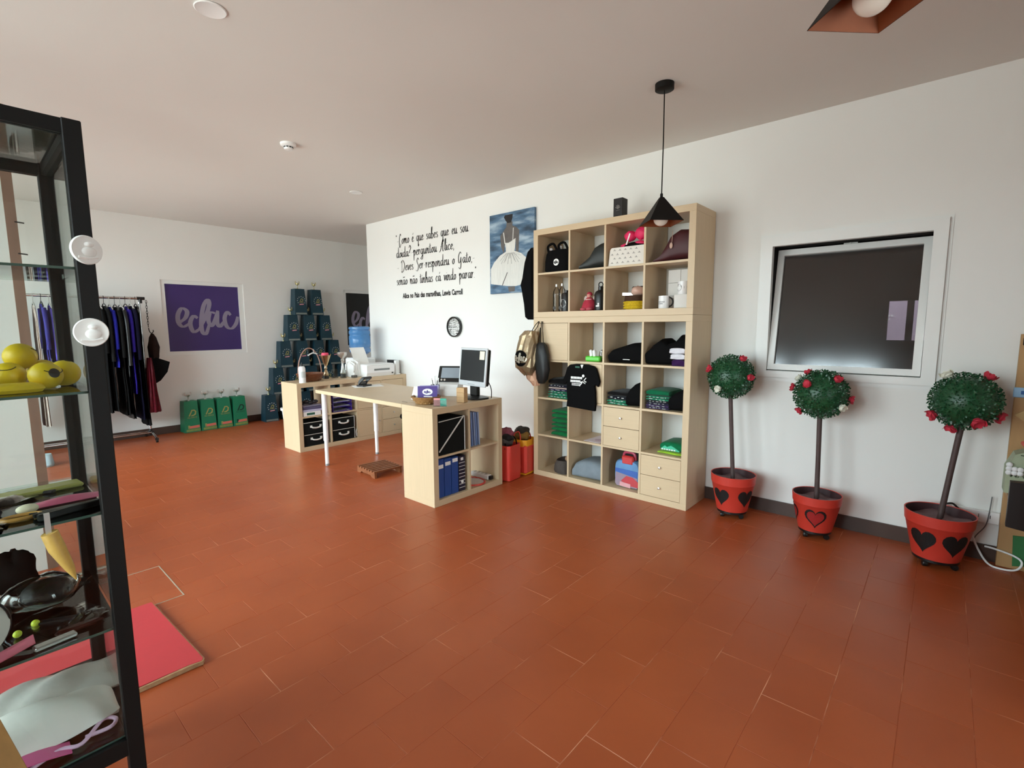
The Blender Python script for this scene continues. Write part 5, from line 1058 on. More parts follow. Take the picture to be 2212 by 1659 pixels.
for s in (-.07, .05):
    mb = MB(); mb.tube(smooth_pts([(cx+.13+s, YF+.09, cz+.18), (cx+.11+s, YF+.1, cz+.24), (cx+.17+s, YF+.1, cz+.26), (cx+.21+s, YF+.1, cz+.2)], 5), .011, 8); part('handle', mb, BLACKC, t)
for k, (u, v) in enumerate(((.06, .205), (.16, .22))): mb = MB(); mb.box(-.022, .022, -.014, .014, -.02, .022, bev=.008, M=T(cx+u, YF+.12, cz+v, .3, .2, -.4+.5*k)); single('paper_wad', ['small white wad poking from black tote bag edge', 'small white box poking from the middle of black tote bag'][k], 'paper', mb, mat('dull_white', 'C9C2C0', .8), (cx+u, YF+.12, cz+v-.02))
cx, cz = cell(1, 1, True); lump('dark_garment_bag', 'dark grey garment bag slumped in the top shelf row', 'bag', (cx, YF+.015, YF+.32, cz, [(.08, cz+.03), (.12, cz+.06), (.18, cz+.11), (.22, cz+.18), (.27, cz+.205), (.325, cz+.215)]), mat('charcoal_nylon', '232826', .5, var=.2, scale=15), 5)
cx, cz = cell(2, 1, True); t = thing('patterned_box', 'white box with small dark stamp pattern in top shelf', 'box', (cx+.16, YF+.12, cz), world=True)
BXM = T(cx+.165, YF+.13, cz, 0); mb = MB(); mb.prism([(-.155, .0), (.16, .0), (.165, .145), (-.125, .145), (-.14, .13)], -.1, .12, M=BXM); part('carton', mb, mat('white_carton', 'E3DCD2', .7, var=.02), t)
mb = MB()
for a in range(6):
    for b2 in range(4):
        u = -.12+a*.048+(.022 if b2 % 2 else 0); v = .022+b2*.033
        if u > .14: continue
        mb.add([(cx+.165+u+p, YF+.0292, cz+v+q_) for p, q_ in ((-.003, .004), (.003, .004), (.003, .010), (-.003, .010))], [(0, 1, 2, 3)]); mb.add([(cx+.165+u+p, YF+.0292, cz+v+q_) for p, q_ in ((-.012, .0), (.012, -.001), (.012, .0015), (-.012, .0025))], [(0, 1, 2, 3)])
part('stamp_pattern', mb, mat('stamp_ink', '3A3432', .7), t)
PINK = mat('hot_pink_foam', 'EE2C66', .6, var=.08)
t = thing('pink_bow_headpiece', 'hot pink bow headpiece on black base atop patterned box', 'headpiece', (cx+.21, YF+.14, cz+.146), world=True)
mb = MB(); mb.loft([sup(cx+.2, YF+.14, cz+.146+z, rx, ry, 24, 2.2) for z, rx, ry in ((0, .11, .08), (.015, .115, .08), (.03, .08, .06), (.04, .05, .04))]); part('base', mb, BLACKC, t)
for (a, b2, c_, rx, rz_) in ((.16, .08, .15, .05, .042), (.26, .09, .17, .06, .048), (.13, .07, .03, .055, .018), (.25, .06, .04, .06, .022)): mb = MB(); mb.ball((cx+a, YF+.11, cz+.146+c_*.6), rx, .035, rz_, 18, 12, bump=.1, seed=a*9); part('bow_loop', mb, PINK, t)
mb = MB(); mb.box(-.005, .005, -.002, .002, 0, .09, M=T(cx+.165, YF+.04, cz+.16, 0, 0, .35)); part('white_stick', mb, PAPER, t)
cx, cz = cell(3, 1, True); lump('maroon_bag', 'dark maroon soft bag with beige tag in top shelf', 'bag', (cx, YF+.03, YF+.34, cz, [(.05, cz+.02), (.1, cz+.05), (.14, cz+.12), (.18, cz+.2), (.24, cz+.235), (.33, cz+.225)]), mat('maroon_leather', '4A141B', .55, var=.2, scale=12), 7)
t = thing('tag_cord', 'beige tag on a thin cord in front of the maroon bag', 'tag', (cx+.2, YF+.02, cz+.09), world=True); mb = MB(); mb.tube([(cx+.2, YF+.03, cz+.22), (cx+.2, YF+.02, cz+.13)], .0022, 6); part('cord', mb, mat('cord_beige', 'B79A88', .7), t); mb = MB(); mb.ball((cx+.195, YF+.019, cz+.11), .012, .004, .022, 12, 8); part('tag', mb, mat('tag_beige', 'C9A998', .7), t)
# upper unit, lower row
cx, cz = cell(0, 0, True)
PET = thin_glass('clear_pet', (.975, .975, .97), 1.3, 1.5)
for k in (0, 1):
    t = thing('clear_bottle', ['clear water bottle with silver cap, nearer the shelf side', 'clear water bottle with silver cap, beside the black bottle'][k], 'bottle', (cx+.125+.085*k, YF+.12-.03*k, cz)); mb = MB(); mb.lathe([(0, .002), (.032, 0), (.034, .01), (.034, .15), (.036, .155), (.034, .165), (.03, .19), (.016, .215), (.013, .222), (.013, .23)], 24); part('body', mb, PET, t)
    mb = MB(); mb.lathe([(0, .228), (.012, .228), (.012, .25), (0, .252)], 16); part('cap', mb, SILVER, t)
    mb = MB(); disc(mb, (0, 0), .016, lambda u, v: (u, -.0352, .035+v)); part('dark_logo', mb, mat('dark_logo', '2A2420', .5), t)
t = thing('black_bottle', 'black bottle with white round logo in upper shelf', 'bottle', (cx+.278, YF+.062, cz)); mb = MB(); mb.lathe([(0, 0), (.046, 0), (.048, .01), (.048, .145), (.04, .16), (.02, .165), (.02, .185), (0, .187)], 28); part('body', mb, BLACKP, t)
def bl(u, v, e): a = u/.048; return ((.0486+e)*math.sin(a-.25), -(.0486+e)*math.cos(a-.25), .07+v)
round_logo(t, None, .036, bl)
t = thing('black_bottle', 'dark flask standing behind the two clear bottles', 'bottle', (cx+.17, YF+.25, cz)); mb = MB(); mb.lathe([(0, 0), (.045, 0), (.045, .15), (.035, .165), (0, .168)], 24); part('body', mb, mat('dark_flask', '17120F', .4), t)
cx, cz = cell(1, 0, True)
t = thing('cloth_doll', 'red and pink cloth doll with wings sitting in shelf', 'doll', (cx+.14, YF+.10, cz)); RD = mat('red_doll_cloth', 'B83A4A', .8, var=.15, scale=30)
mb = MB(); mb.loft([sup(0, 0, z, rx, ry, 28, 2.1, .06, 5, z*30) for z, rx, ry in ((0, .06, .05), (.03, .068, .055), (.07, .055, .045), (.1, .035, .03), (.115, .02, .02))]); part('dress', mb, RD, t)
for s in (-1, 1): mb = MB(); mb.ball((s*.03, -.045, .0145), .03, .035, .014, 14, 8); part('leg', mb, mat('pink_doll_cloth', 'C9606A', .8), t); mb = MB(); mb.ball((s*.045, .015, .105), .02, .008, .026, 12, 8); part('wing', mb, mat('pale_wing', 'CDBDB5', .8), t)
mb = MB(); mb.lathe([(.0, .086), (.034, .09), (.036, .1), (.02, .106)], 18); part('collar', mb, mat('pale_collar', 'D9BDAE', .8), t)
mb = MB(); mb.ball((0, -.005, .13), .021, n=16, m=12); hd = part('head', mb, mat('doll_skin', 'D9968A', .8), t); mb = MB(); mb.ball((0, .003, .142), .026, .024, .022, 16, 10); part('hat', mb, RD, t)
t = thing('black_flask', 'black flask with carry loop and white print beside doll', 'flask', (cx+.27, YF+.07, cz)); mb = MB(); mb.lathe([(0, 0), (.052, 0), (.054, .01), (.054, .13), (.045, .155), (.022, .17), (.022, .2), (0, .202)], 28); part('body', mb, BLACKP, t)
mb = MB(); mb.tube([(.02*math.cos(a), 0, .215+.02*math.sin(a)) for a in [2*PI*i/20 for i in range(20)]], .005, 8, closed=True); part('carry_loop', mb, BLACKP, t)
mb = MB(); mb.box(-.012, .02, -.056, -.053, .03, .042); mb.box(.004, .018, -.056, -.053, .045, .06); part('white_mark', mb, PAPER, t)
cx, cz = cell(2, 0, True)
t = thing('crochet_basket', 'yellow and brown crochet basket in upper shelf', 'basket', (cx+.225, YF+.11, cz)); YEL = mat('yellow_yarn', 'F0C914', .75, var=.3, scale=120, bump=.6, bscale=150)
mb = MB(); mb.lathe([(0, 0), (.08, 0), (.09, .02), (.094, .065), (.088, .066), (.08, .01), (0, .008)], 36); part('yellow_band', mb, YEL, t)
for k in range(3): mb = MB(); mb.tube([((.092+.002*math.sin(30*a+k))*math.cos(a), (.092+.002*math.sin(30*a+k))*math.sin(a), .014+.021*k) for a in [2*PI*i/90 for i in range(90)]], .0085, 6, closed=True); part('stitch_row', mb, YEL, t)
mb = MB(); mb.lathe([(.09, .064), (.094, .07), (.09, .11), (.083, .108), (.08, .02)], 36); part('brown_band', mb, mat('brown_yarn', '4E382B', .8, var=.2, scale=80), t)
mb = MB(); mb.ball((cx+.25, YF+.085, cz+.145), .055, .045, .04, 16, 10, bump=.12); single('peach_pouch', 'peach plastic pouch in the crochet basket', 'pouch', mb, mat('peach_plastic', 'D9AF9C', .4, var=.15, scale=20), (cx+.25, YF+.085, cz+.1))
mb = MB(); mb.box(cx+.165, cx+.285, YF+.14, YF+.17, cz+.02, cz+.19, bev=.01); single('dark_wallet', 'dark wallet standing in the crochet basket', 'wallet', mb, mat('dark_leather', '1A1513', .6), (cx+.225, YF+.155, cz+.02))
mb = MB(); mb.box(-.05, .05, -.008, .008, -.014, .014, bev=.003, M=T(cx+.16, YF+.1, cz+.125, .2, 0, .06)); single('silver_buckle', 'silver buckle strap lying over the crochet basket', 'strap', mb, SILVER, (cx+.16, YF+.1, cz+.11))
cx, cz = cell(3, 0, True)
CARD = mat('mug_box_card', 'D6D2CC', .75, var=.02)
for a in range(2):
    for b2 in range(3):
        x0 = cx+.115+a*.1; mb = MB(); mb.box(x0, x0+.098, YF+.17, YF+.265, cz+b2*.1, cz+b2*.1+.098, bev=.0012)
        single('mug_box', 'white mug box, %s of the %s column behind the mugs' % (('lowest', 'middle', 'topmost')[b2], ('open side', 'wall side')[a].replace('open side', 'inner').replace('wall side', 'outer')), 'box', mb, CARD, (x0+.049, YF+.22, cz+b2*.1), 'white mug boxes')
mb = MB(); mb.box(cx+.228, cx+.328, YF+.025, YF+.125, cz, cz+.1, bev=.0012); single('mug_box', 'white mug box in front carrying a mug', 'box', mb, CARD, (cx+.278, YF+.075, cz), 'white mug boxes')
def mug(label, x, y, z, handle_ang, blackh):
    t = thing('mug', label, 'mug', (x, y, z)); mb = MB(); mb.lathe([(0, .001), (.039, 0), (.041, .004), (.041, .096), (.038, .096), (.037, .006), (0, .005)], 32); part('cup', mb, mat('white_ceramic', 'EFEDEC', .2), t)
    c, s_ = math.cos(handle_ang), math.sin(handle_ang); mb = MB(); mb.tube([((.038+.03*math.sin(a))*c, (.038+.03*math.sin(a))*s_, .049+.034*math.cos(a)) for a in [PI*i/14 for i in range(15)]], .0058, 8); part('handle', mb, BLACKP if blackh else MC['white_ceramic'], t); return t
def mfn(a0): return lambda u, v, e: ((.0416+e)*math.sin(a0+u/.041), -(.0416+e)*math.cos(a0+u/.041), .05+v)
t = mug('white mug with black text and black handle on the shelf', cx+.13, YF+.07, cz, .1, True); f_ = mfn(-.35)
mb = MB(); font_mesh(mb, 'ESCOLA DE DANÇA', .0105, lambda u, v: f_(u, v-.004, 0), .8, .0003, 'CENTER'); font_mesh(mb, 'DO CORVO', .0105, lambda u, v: f_(u, v-.018, 0), .8, .0003, 'CENTER'); part('lettering', mb, INK, t)
t = mug('white mug with black round logo standing on a mug box', cx+.278, YF+.075, cz+.1005, 1.6, False); f_ = mfn(-.55); round_logo(t, None, .026, f_, False); f3 = mfn(.75)
mb = MB(); mb.add([f3(*p, 0) for p in ((-.012, .004), (.012, .004), (.012, .008), (-.012, .008))], [(0, 1, 2, 3)]); mb.add([f3(*p, 0) for p in ((-.012, -.006), (.012, -.006), (.012, -.001), (-.012, -.001))], [(0, 1, 2, 3)]); part('lettering', mb, INK, t)
# on top of the shelf
t = thing('black_speaker', 'black carton box with white floral mark on top of tall shelf', 'box', (-.675, YF+.12, 2.2785)); mb = MB(); mb.box(-.042, .042, -.042, .042, 0, .16, bev=.003); part('carton', mb, mat('black_carton', '1C1613', .6, var=.1), t)
mb = MB()
for k in range(5):
    a = PI/2+(k-2)*.55; mb.tube([(0, -.0426, .075), (.022*math.cos(a), -.0426, .075+.032*math.sin(a))], [.001, .0035], 5)
mb.tube([(-.016, -.0426, .062), (.016, -.0426, .066)], .0012, 5); part('floral_mark', mb, mat('grey_mark', '8C8681', .6), t)
# clothes hanging on the shelf
t = thing('hanging_jackets', 'black jacket hanging on the side of the upper cube shelf', 'jacket', (-1.60, -.26, 1.475), world=True)
mb = MB(); mb.loft([sup(-1.575+dx, -.26, z, rx, ry, 32, 2.6, .07, 6, z*4) for z, rx, ry, dx in ((1.475, .06, .10, .01), (1.5, .075, .12, 0), (1.62, .08, .13, 0), (1.74, .09, .14, -.01), (1.8, .1, .14, -.02), (1.86, .085, .14, -.005), (2.0, .07, .13, .008), (2.1, .055, .11, .02), (2.14, .04, .08, .03))]); part('body', mb, BLACKC, t)
mb = MB(); mb.tube([(-1.53, -.26, 2.14), (-1.50, -.26, 2.2)], .006, 6); part('hook', mb, BLACKM, t)
GOLDC = mat('bronze_foil_cloth', 'C4AA86', .3, metal=.55, var=.3, scale=9, bump=.5, bscale=30)
def drawstring(label, cat, pts, cy, ry, m_, strings, seed):
    t = thing('drawstring_bag', label, cat, (pts[len(pts)//2][1], cy, pts[-1][0]), world=True, group='drawstring bags on the shelf door'); mb = MB()
    rj = random.Random(seed); foil = seed != 3; rg = []
    for z, x, rx, q in pts[::-1]: rg.append([(px_+rj.uniform(-.010, .010)*foil, py_+rj.uniform(-.012, .004)*foil, pz_+rj.uniform(-.012, .012)*foil) for px_, py_, pz_ in sup(x, cy, z, rx, ry*q, 18 if foil else 36, 2.3, .07, 6, seed+z*17)])
    mb.loft(rg, smooth=not foil); part('sack', mb, m_, t)
    for st in strings: mb = MB(); mb.tube(smooth_pts(st, 4), .0035, 6); part('cord', mb, BLACKC, t)
    return t
t = drawstring('bronze foil drawstring bag with black logo hanging on shelf door', 'bag', [(1.365, -1.475, .06, .5), (1.33, -1.49, .085, .8), (1.25, -1.495, .1, 1), (1.12, -1.515, .115, 1.15), (1.04, -1.515, .105, 1.1), (.99, -1.5, .07, .8), (.965, -1.48, .04, .5)], YF-.075, .065, GOLDC,
        [[(-1.46, YF-.07, 1.36), (-1.44, YF-.04, 1.42), (-1.425, YF-.006, 1.455)], [(-1.44, YF-.06, 1.36), (-1.42, YF-.03, 1.41), (-1.42, YF-.006, 1.455)]], 1)
mb = MB(); bz = lambda u, v, e: (-1.52+u, YF-.160+2.2*u*u-e, 1.12+v)
mb.add([bz(.075*math.cos(a), .075*math.sin(a), 0) for a in [2*PI*i/24 for i in range(24)]], [tuple(range(24))]); part('black_patch', mb, BLACKC, t)
mb = MB(); edac(mb, lambda u, v, l: bz((u-.55)*.17, (v-.5)*.17, .002+l), .04, .08); part('logo_script', mb, mat('foil_print', 'E3D9C6', .3, metal=.4), t)
drawstring('plain black drawstring bag hanging beside the bronze one', 'bag', [(1.265, -1.36, .03, .4), (1.24, -1.355, .05, .8), (1.15, -1.35, .07, 1), (1.02, -1.345, .075, 1.05), (.93, -1.35, .055, .8), (.89, -1.36, .03, .4)], YF-.05, .045, mat('black_nylon', '141414', .5, var=.1), [[(-1.335, YF-.05, 1.26), (-1.36, YF-.03, 1.37), (-1.38, YF-.006, 1.455)], [(-1.37, YF-.05, 1.26), (-1.38, YF-.03, 1.36), (-1.39, YF-.006, 1.455)]], 3)
drawstring('peach drawstring bag hanging behind the bronze and black bags', 'bag', [(1.02, -1.46, .05, .6), (.98, -1.47, .085, 1), (.92, -1.45, .075, .9), (.87, -1.43, .04, .5)], YF-.04, .034, mat('peach_foil', 'DDAE90', .4, metal=.3, var=.1), [[(-1.46, YF-.04, 1.02), (-1.43, YF-.01, 1.2), (-1.41, YF-.001, 1.4)]], 5)
# t-shirt hanging in front of a shelf door
t = thing('tshirt', 'black t-shirt with white print hanging on a shelf door', 't-shirt', (-.94, YF-.02, .7), world=True)
TS = [(-1.09, .705), (-.80, .69), (-.795, .75), (-.80, .85), (-.81, .905), (-.795, .92), (-.772, .9), (-.758, .945), (-.775, 1.0), (-.795, 1.055), (-.82, 1.072), (-.88, 1.085), (-1.0, 1.085), (-1.055, 1.078), (-1.085, 1.05), (-1.105, .99), (-1.135, .925), (-1.12, .9), (-1.095, .915), (-1.088, .93), (-1.09, .85), (-1.082, .77)]
mb = MB(); mb.prism(TS, YF-.032, YF-.008); part('cloth', mb, BLACKC, t)
mb = MB(); mb.box(-1.0, -.955, YF-.0335, YF-.0315, 1.052, 1.066); part('neck_label', mb, mat('dark_green_label', '23604A', .6), t)
mb = MB(); mb.prism([(-.945, 1.08), (-.915, 1.082), (-.93, 1.048)], YF-.036, YF-.033); part('price_tag', mb, PAPER, t)
mb = MB(); ft = lambda x, z: (lambda u, v: (x+u, YF-.0332, z+v))
rr = random.Random(3)
for (u0, u1, v0, v1) in ((-.0, .115, .0, .02), (-.004, .1, -.03, -.01)):
    u = u0
    while u < u1: l = rr.uniform(.006, .012); mb.add([(-1.045+p, YF-.0332, .955+q_) for p, q_ in ((u, v0), (u+l, v0), (u+l, v1), (u, v1))], [(0, 1, 2, 3)]); u += l+.0022
for v in (-.045, -.058):
    u = .01
    while u < .09: l = rr.uniform(.004, .012); mb.add([(-1.045+p, YF-.0332, .955+q_) for p, q_ in ((u, v), (u+l, v), (u+l, v+.007), (u, v+.007))], [(0, 1, 2, 3)]); u += l+.002
disc(mb, (0, 0), .0125, ft(-.917, .985))
for a, b2, w_ in (((-.955, .895), (-.888, .97), .0035), ((-.945, .925), (-.9, .945), .006), ((-.915, .94), (-.885, .935), .004), ((-.92, .93), (-.895, .92), .003)):
    d = (Vector(b2)-Vector(a)).normalized(); nn = Vector((-d.y, d.x))*w_; A, B = Vector(a), Vector(b2); mb.add([(p.x, YF-.0332, p.y) for p in (A+nn, B+nn, B-nn, A-nn)], [(0, 1, 2, 3)])
part('white_print', mb, PAPER, t)
# ================================================================== glass display cabinet
CX0, CX1, CY0, CY1, CZ = -.65, -.15, -4.30, -3.741, 1.893
PW = .036
t = thing('display_cabinet', 'glass display cabinet with black metal frame and glass shelves', 'display cabinet', ((CX0+CX1)/2, (CY0+CY1)/2, 0), world=True)
for x in (CX0, CX1-.03):
    for y in (CY0, CY1-PW): mb = MB(); mb.box(x, x+.03, y, y+PW, 0, CZ, bev=.002); part('post', mb, BLACKM, t)
for z0, z1 in ((CZ-.034, CZ-.002), (.285, .33)):
    for x in (CX0+.003, CX1-.027): mb = MB(); mb.box(x, x+.024, CY0+PW, CY1-PW, z0, z1); part('rail', mb, BLACKM, t)
    for y in (CY0+.004, CY1-PW+.006): mb = MB(); mb.box(CX0+.03, CX1-.03, y, y+.026, z0, z1); part('rail', mb, BLACKM, t)
CG = thin_glass('cabinet_glass', (.955, .975, .965), .8, 1.45); CGS = thin_glass('shelf_glass', (.86, .93, .90), 1.0, 1.5)
for bx_ in ((CX0+.012, CX0+.016, CY0+PW, CY1-PW, .33, CZ-.034), (CX1-.016, CX1-.012, CY0+PW, CY1-PW, .33, CZ-.034), (CX0+.03, CX1-.03, CY0+.015, CY0+.019, .33, CZ-.034), (CX0+.03, CX1-.03, CY1-.019, CY1-.015, .33, CZ-.034)):
    mb = MB(); mb.box(*bx_); part('pane', mb, CG, t)
mb = MB(); mb.box(CX0+.03, CX1-.03, CY0+.03, CY1-.03, CZ-.012, CZ-.007); part('top_pane', mb, CG, t)
SH = [1.56, 1.262, .953, .642, .335]
EDGE = mat('green_glass_edge', '4F6A60', .2, var=.05)
for z in SH:
    mb = MB(); mb.box(CX0+.02, CX1-.022, CY0+.022, CY1-.022, z-.007, z-.001); s = part('glass_shelf', mb, CGS, t)
    mb = MB(); mb.box(CX1-.0218, CX1-.0205, CY0+.022, CY1-.022, z-.007, z-.001); part('polished_edge', mb, EDGE, s)
PLASTER2 = mat('plaster_medallion', 'F4F2EE', .6, var=.02)
for k, (z, y, lab, tilt) in enumerate(((1.598, -3.757, 'white plaster medallion with relief, the higher one on cabinet post', .6), (1.404, -3.763, 'white plaster medallion with relief, the lower one on cabinet post', .0))):
    m = thing('plaster_medallion', lab, 'medallion', (CX1+.002, y, z), 0, 'plaster medallions'); m.rotation_euler = (.0, 0, tilt*.6 if k == 0 else 0)
    mb = MB(); mb.lathe([(0, 0), (.033, 0), (.034, .003), (.032, .007), (.028, .006), (0, .006)], 36, M=T(0, 0, 0, 0, 0, PI/2)); part('disc', mb, PLASTER2, m)
    mb = MB(); mb.ball((.006, .004, -.004), .005, .016, .012, 16, 10); mb.ball((.007, .004, .013), .006, .01, .006, 14, 8); mb.tube([(.007, -.02, -.018), (.008, 0, -.02), (.007, .02, -.016)], .003, 6); part('relief', mb, PLASTER2, m)
# straw hat on top
t = thing('straw_hat', 'pale woven straw hat lying on top of the glass cabinet', 'hat', (-.42, -3.99, CZ)); STRAW = mat('pale_straw', 'D9D2BC', .7, var=.25, scale=120)
mb = MB(); mb.lathe([(.24, .012), (.243, .016), (.235, .02), (.13, .016), (.12, .03), (.105, .09), (.06, .11), (0, .112)], 48); part('crown', mb, STRAW, t)
mb = MB()
for k in range(60):
    a = 2*PI*k/60; mb.tube([(.13*math.cos(a), .13*math.sin(a), .01), (.235*math.cos(a), .235*math.sin(a), .009)], .004, 4)
part('brim_weave', mb, STRAW, t)
# yellow smiley balls
YB = mat('yellow_foam', 'E9C414', .45, var=.05, scale=10)
balls = [(-.36, -3.90, 0, 'in the middle of the front row'), (-.37, -3.975, 0, 'next to the maroon pouch'), (-.30, -3.838, 0, 'with a dark round logo'), (-.36, -3.796, 0, 'beside the back cabinet post'), (-.42, -3.872, .046, 'resting on the others'), (-.47, -3.935, 0, 'behind the front row'), (-.44, -3.83, 0, 'behind the ball with a logo'), (-.46, -4.01, 0, 'behind the maroon pouch')]
for k, (x, y, dz, lab) in enumerate(balls):
    r_ = .034; t = thing('smiley_ball', 'yellow smiley foam ball %s on the glass shelf' % lab, 'ball', (x, y, SH[1]+dz), 0, 'yellow smiley balls'); mb = MB(); mb.ball((0, 0, r_), r_, n=22, m=14); part('ball', mb, YB, t)
    a0 = -.3+.5*k; up_ = (.5, .9, .2, 1.1, .4, .8, .6, .9)[k]; pts = []
    for i in range(11):
        b2 = (i-5)*.17; el = up_+.25*((i-5)/5)**2; pts.append(((r_+.0003)*math.cos(el)*math.cos(a0+b2), (r_+.0003)*math.cos(el)*math.sin(a0+b2), r_+(r_+.0003)*math.sin(el)))
    mb = MB(); mb.tube(pts, .0011, 5); part('smile', mb, mat('dark_smile', '3A2E0A', .6), t)
    if k == 2: mb = MB(); mb.lathe([(0, .0345), (.012, .0326), (.012, .032)], 18, (0, 0, 0), M=T(0, 0, r_, .45, 0, 1.35)); part('dark_logo', mb, mat('dark_logo', '2A2420', .5), t)
mb = MB(); mb.loft([sup(-.26, -3.90, SH[1]+z, rx, ry, 24, 2.6) for z, rx, ry in ((0, .03, .05), (.008, .034, .056), (.018, .03, .05), (.022, .02, .036))]); single('yellow_soap_bar', 'flattened yellow foam piece lying before the smiley balls', 'foam piece', mb, YB, (-.26, -3.90, SH[1]))
mb = MB(); mb.box(-.05, .05, -.045, .04, 0, .035, bev=.008, M=T(-.3, -4.02, SH[1]+.013, .2)); single('maroon_pouch', 'maroon pouch on a folded paper beside smiley balls', 'pouch', mb, mat('maroon_cloth', '4C1A1E', .7), (-.3, -4.02, SH[1]+.013))
mb = MB(); mb.box(-.06, .06, -.07, .07, 0, .012, M=T(-.29, -3.99, SH[1], .1)); single('folded_paper', 'folded white paper under the maroon pouch in cabinet', 'paper', mb, PAPER, (-.29, -3.99, SH[1]))
# hair accessories on the third shelf
z = SH[2]; KR = mat('gold_cord', 'A98A4A', .35, metal=.6, var=.4, scale=150)
for k in range(3):
    mb = MB(); mb.box(-.006, .006, -.065, .065, 0, .008+.004*k, bev=.002, M=T(-.27+.022*k, -3.835+.004*k, z, .05+.12*k)); o = single('hair_clip', ['black and gold hair clip nearest the shelf edge of cabinet', 'black and gold hair clip between two others in cabinet', 'black and gold hair clip behind two others in cabinet'][2-k], 'hair clip', mb, BLACKP, (-.27+.022*k, -3.835, z), 'black hair clips')
    mb = MB(); mb.tube([(-.006, -.06, .006), (-.006, .06, .006)], .0022, 5); ch = part('gold_cord', mb, KR, o); ch.rotation_euler = (0, 0, .05+.12*k)
mb = MB(); mb.sheet(lambda u, v: (-.36+.05*v, -3.90+.16*u, z+.004+.012*math.sin(u*PI)*math.sin(v*PI)), 8, 4, .002); single('pink_ribbon', 'pink ribbon lying behind the black hair clips', 'ribbon', mb, mat('pink_satin', 'D2607E', .4, var=.1), (-.34, -3.82, z))
mb = MB(); mb.ball((-.3, -3.9, z+.012), .014, .022, .012, 14, 8); single('ivory_shell', 'ivory shell shaped clip beside black hair clips', 'hair clip', mb, mat('ivory', 'EADFBE', .4), (-.3, -3.9, z))
t = thing('gold_cone_clip', 'golden wooden cone on silver clip at glass shelf edge', 'clip', (-.155, -3.865, z-.16), world=True)
mb = MB(); mb.tube([(-.156, -3.876, z-.018), (-.156, -3.866, z-.06), (-.156, -3.848, z-.115), (-.156, -3.838, z-.15)], [.016, .0165, .010, .0015], 12); part('cone', mb, mat('golden_wood', 'D6AE58', .45, var=.2, scale=40), t)
mb = MB(); mb.box(-.16, -.152, -3.882, -3.872, z-.025, z+.03); part('clip', mb, SILVER, t)
mb = MB(); mb.tube([(-.33+.03*math.cos(a), -3.985+.035*math.sin(a), z+.008) for a in [2*PI*i/24 for i in range(24)]], .008, 8, closed=True); single('hair_tie', 'black looped hair tie on the third glass shelf', 'hair tie', mb, BLACKC, (-.33, -3.985, z))
mb = MB(); mb.tube([(-.26+.018*math.cos(a), -3.915+.035*math.sin(a), z+.005) for a in [2*PI*i/24 for i in range(24)]], .005, 8, closed=True); single('amber_bangle', 'amber bangle lying before the ivory clip', 'bangle', mb, mat('amber', 'D09A4E', .3), (-.26, -3.915, z))
mb = MB(); mb.box(-.03, .03, -.09, .09, 0, .012, bev=.004, M=T(-.5, -3.86, z, .1)); single('yellow_packet', 'yellow green packet in clear bag at back of shelf', 'packet', mb, mat('lime_packet', 'B9B45A', .35, var=.3, scale=20), (-.5, -3.86, z))
mb = MB(); mb.box(-.012, .012, -.04, .04, 0, .012, bev=.004, M=T(-.53, -4.0, z, .1)); single('grey_hair_clip', 'grey hair clip at the back beside the yellow packet', 'hair clip', mb, mat('grey_clip', '6D6A66', .5), (-.53, -4.0, z))
# fourth shelf
z = SH[3]; FILM = thin_glass('bag_film', (.86, .86, .85), 3.0, 1.35)
t = thing('bagged_bun', 'black hair bun net packed in clear bag on glass shelf', 'hair bun', (-.42, -3.875, z)); mb = MB(); mb.ball((0, 0, .046), .05, .055, .038, 20, 14, bump=.04); part('bun', mb, mat('black_hair', '141210', .6, var=.4, scale=80), t); mb = MB(); mb.ball((0, -.01, .052), .065, .085, .044, 20, 12, bump=.1, seed=1); part('clear_bag', mb, FILM, t)
t = thing('bagged_bun', 'small grey scrunchie in clear bag beside black bun', 'scrunchie', (-.42, -3.975, z)); mb = MB(); mb.ball((0, 0, .022), .028, .03, .02, 16, 10, bump=.1); part('scrunchie', mb, mat('grey_scrunchie', '4A4642', .8, var=.3, scale=60), t)
mb = MB(); mb.ball((-.55, -3.93, z+.08), .035, .05, .06, 18, 14, bump=.25, seed=3); single('black_feather_piece', 'black feathery hairpiece at the back of the shelf', 'hairpiece', mb, mat('black_feather', '17120F', .9, var=.5, scale=90), (-.55, -3.93, z+.005))
for k, (dx, dy) in enumerate(((0, 0), (.0, .022), (.004, .01))): mb = MB(); mb.ball((-.36+dx, -4.015+dy, z+.05+.016*(k == 2)), .012, .014, .014, 12, 8); single('white_flower_bud', ['white cloth flower bud on the glass shelf, outermost', 'white cloth flower bud on the glass shelf, inner', 'white cloth flower bud topping the other two buds'][k], 'flower', mb, mat('white_cloth_flower', 'DAD8CC', .8, var=.1, scale=80), (-.36+dx, -4.015+dy, z+.036+.016*(k == 2)), 'white flower buds')
t = thing('round_mirror', 'round pale mirror disc with dark rim leaning in cabinet', 'mirror', (-.245, -4.03, z)); mb = MB(); mb.lathe([(0, 0), (.074, 0), (.075, .006), (0, .007)], 40, M=T(0, 0, .078, 0, 0, PI/2-.35)); part('disc', mb, mat('pale_mirror', 'C9C2B8', .3), t); mb = MB(); mb.tube([(.003+.0*math.cos(a), .075*math.cos(a), .078+.075*math.sin(a)) for a in [2*PI*i/40 for i in range(40)]], .003, 6, closed=True); part('rim', mb, BLACKP, t)
t.children[1].rotation_euler = (0, 0, 0)
t = thing('clear_packet', 'flat clear packet with dark strip lying on glass shelf', 'packet', (-.31, -3.845, z)); mb = MB(); mb.box(-.05, .05, -.07, .06, .0, .004, M=T(0, 0, .001, .35)); part('film', mb, FILM, t); mb = MB(); mb.box(-.008, .008, -.05, .05, .004, .008, M=T(0, -.02, .001, -.5)); part('dark_strip', mb, BLACKP, t)
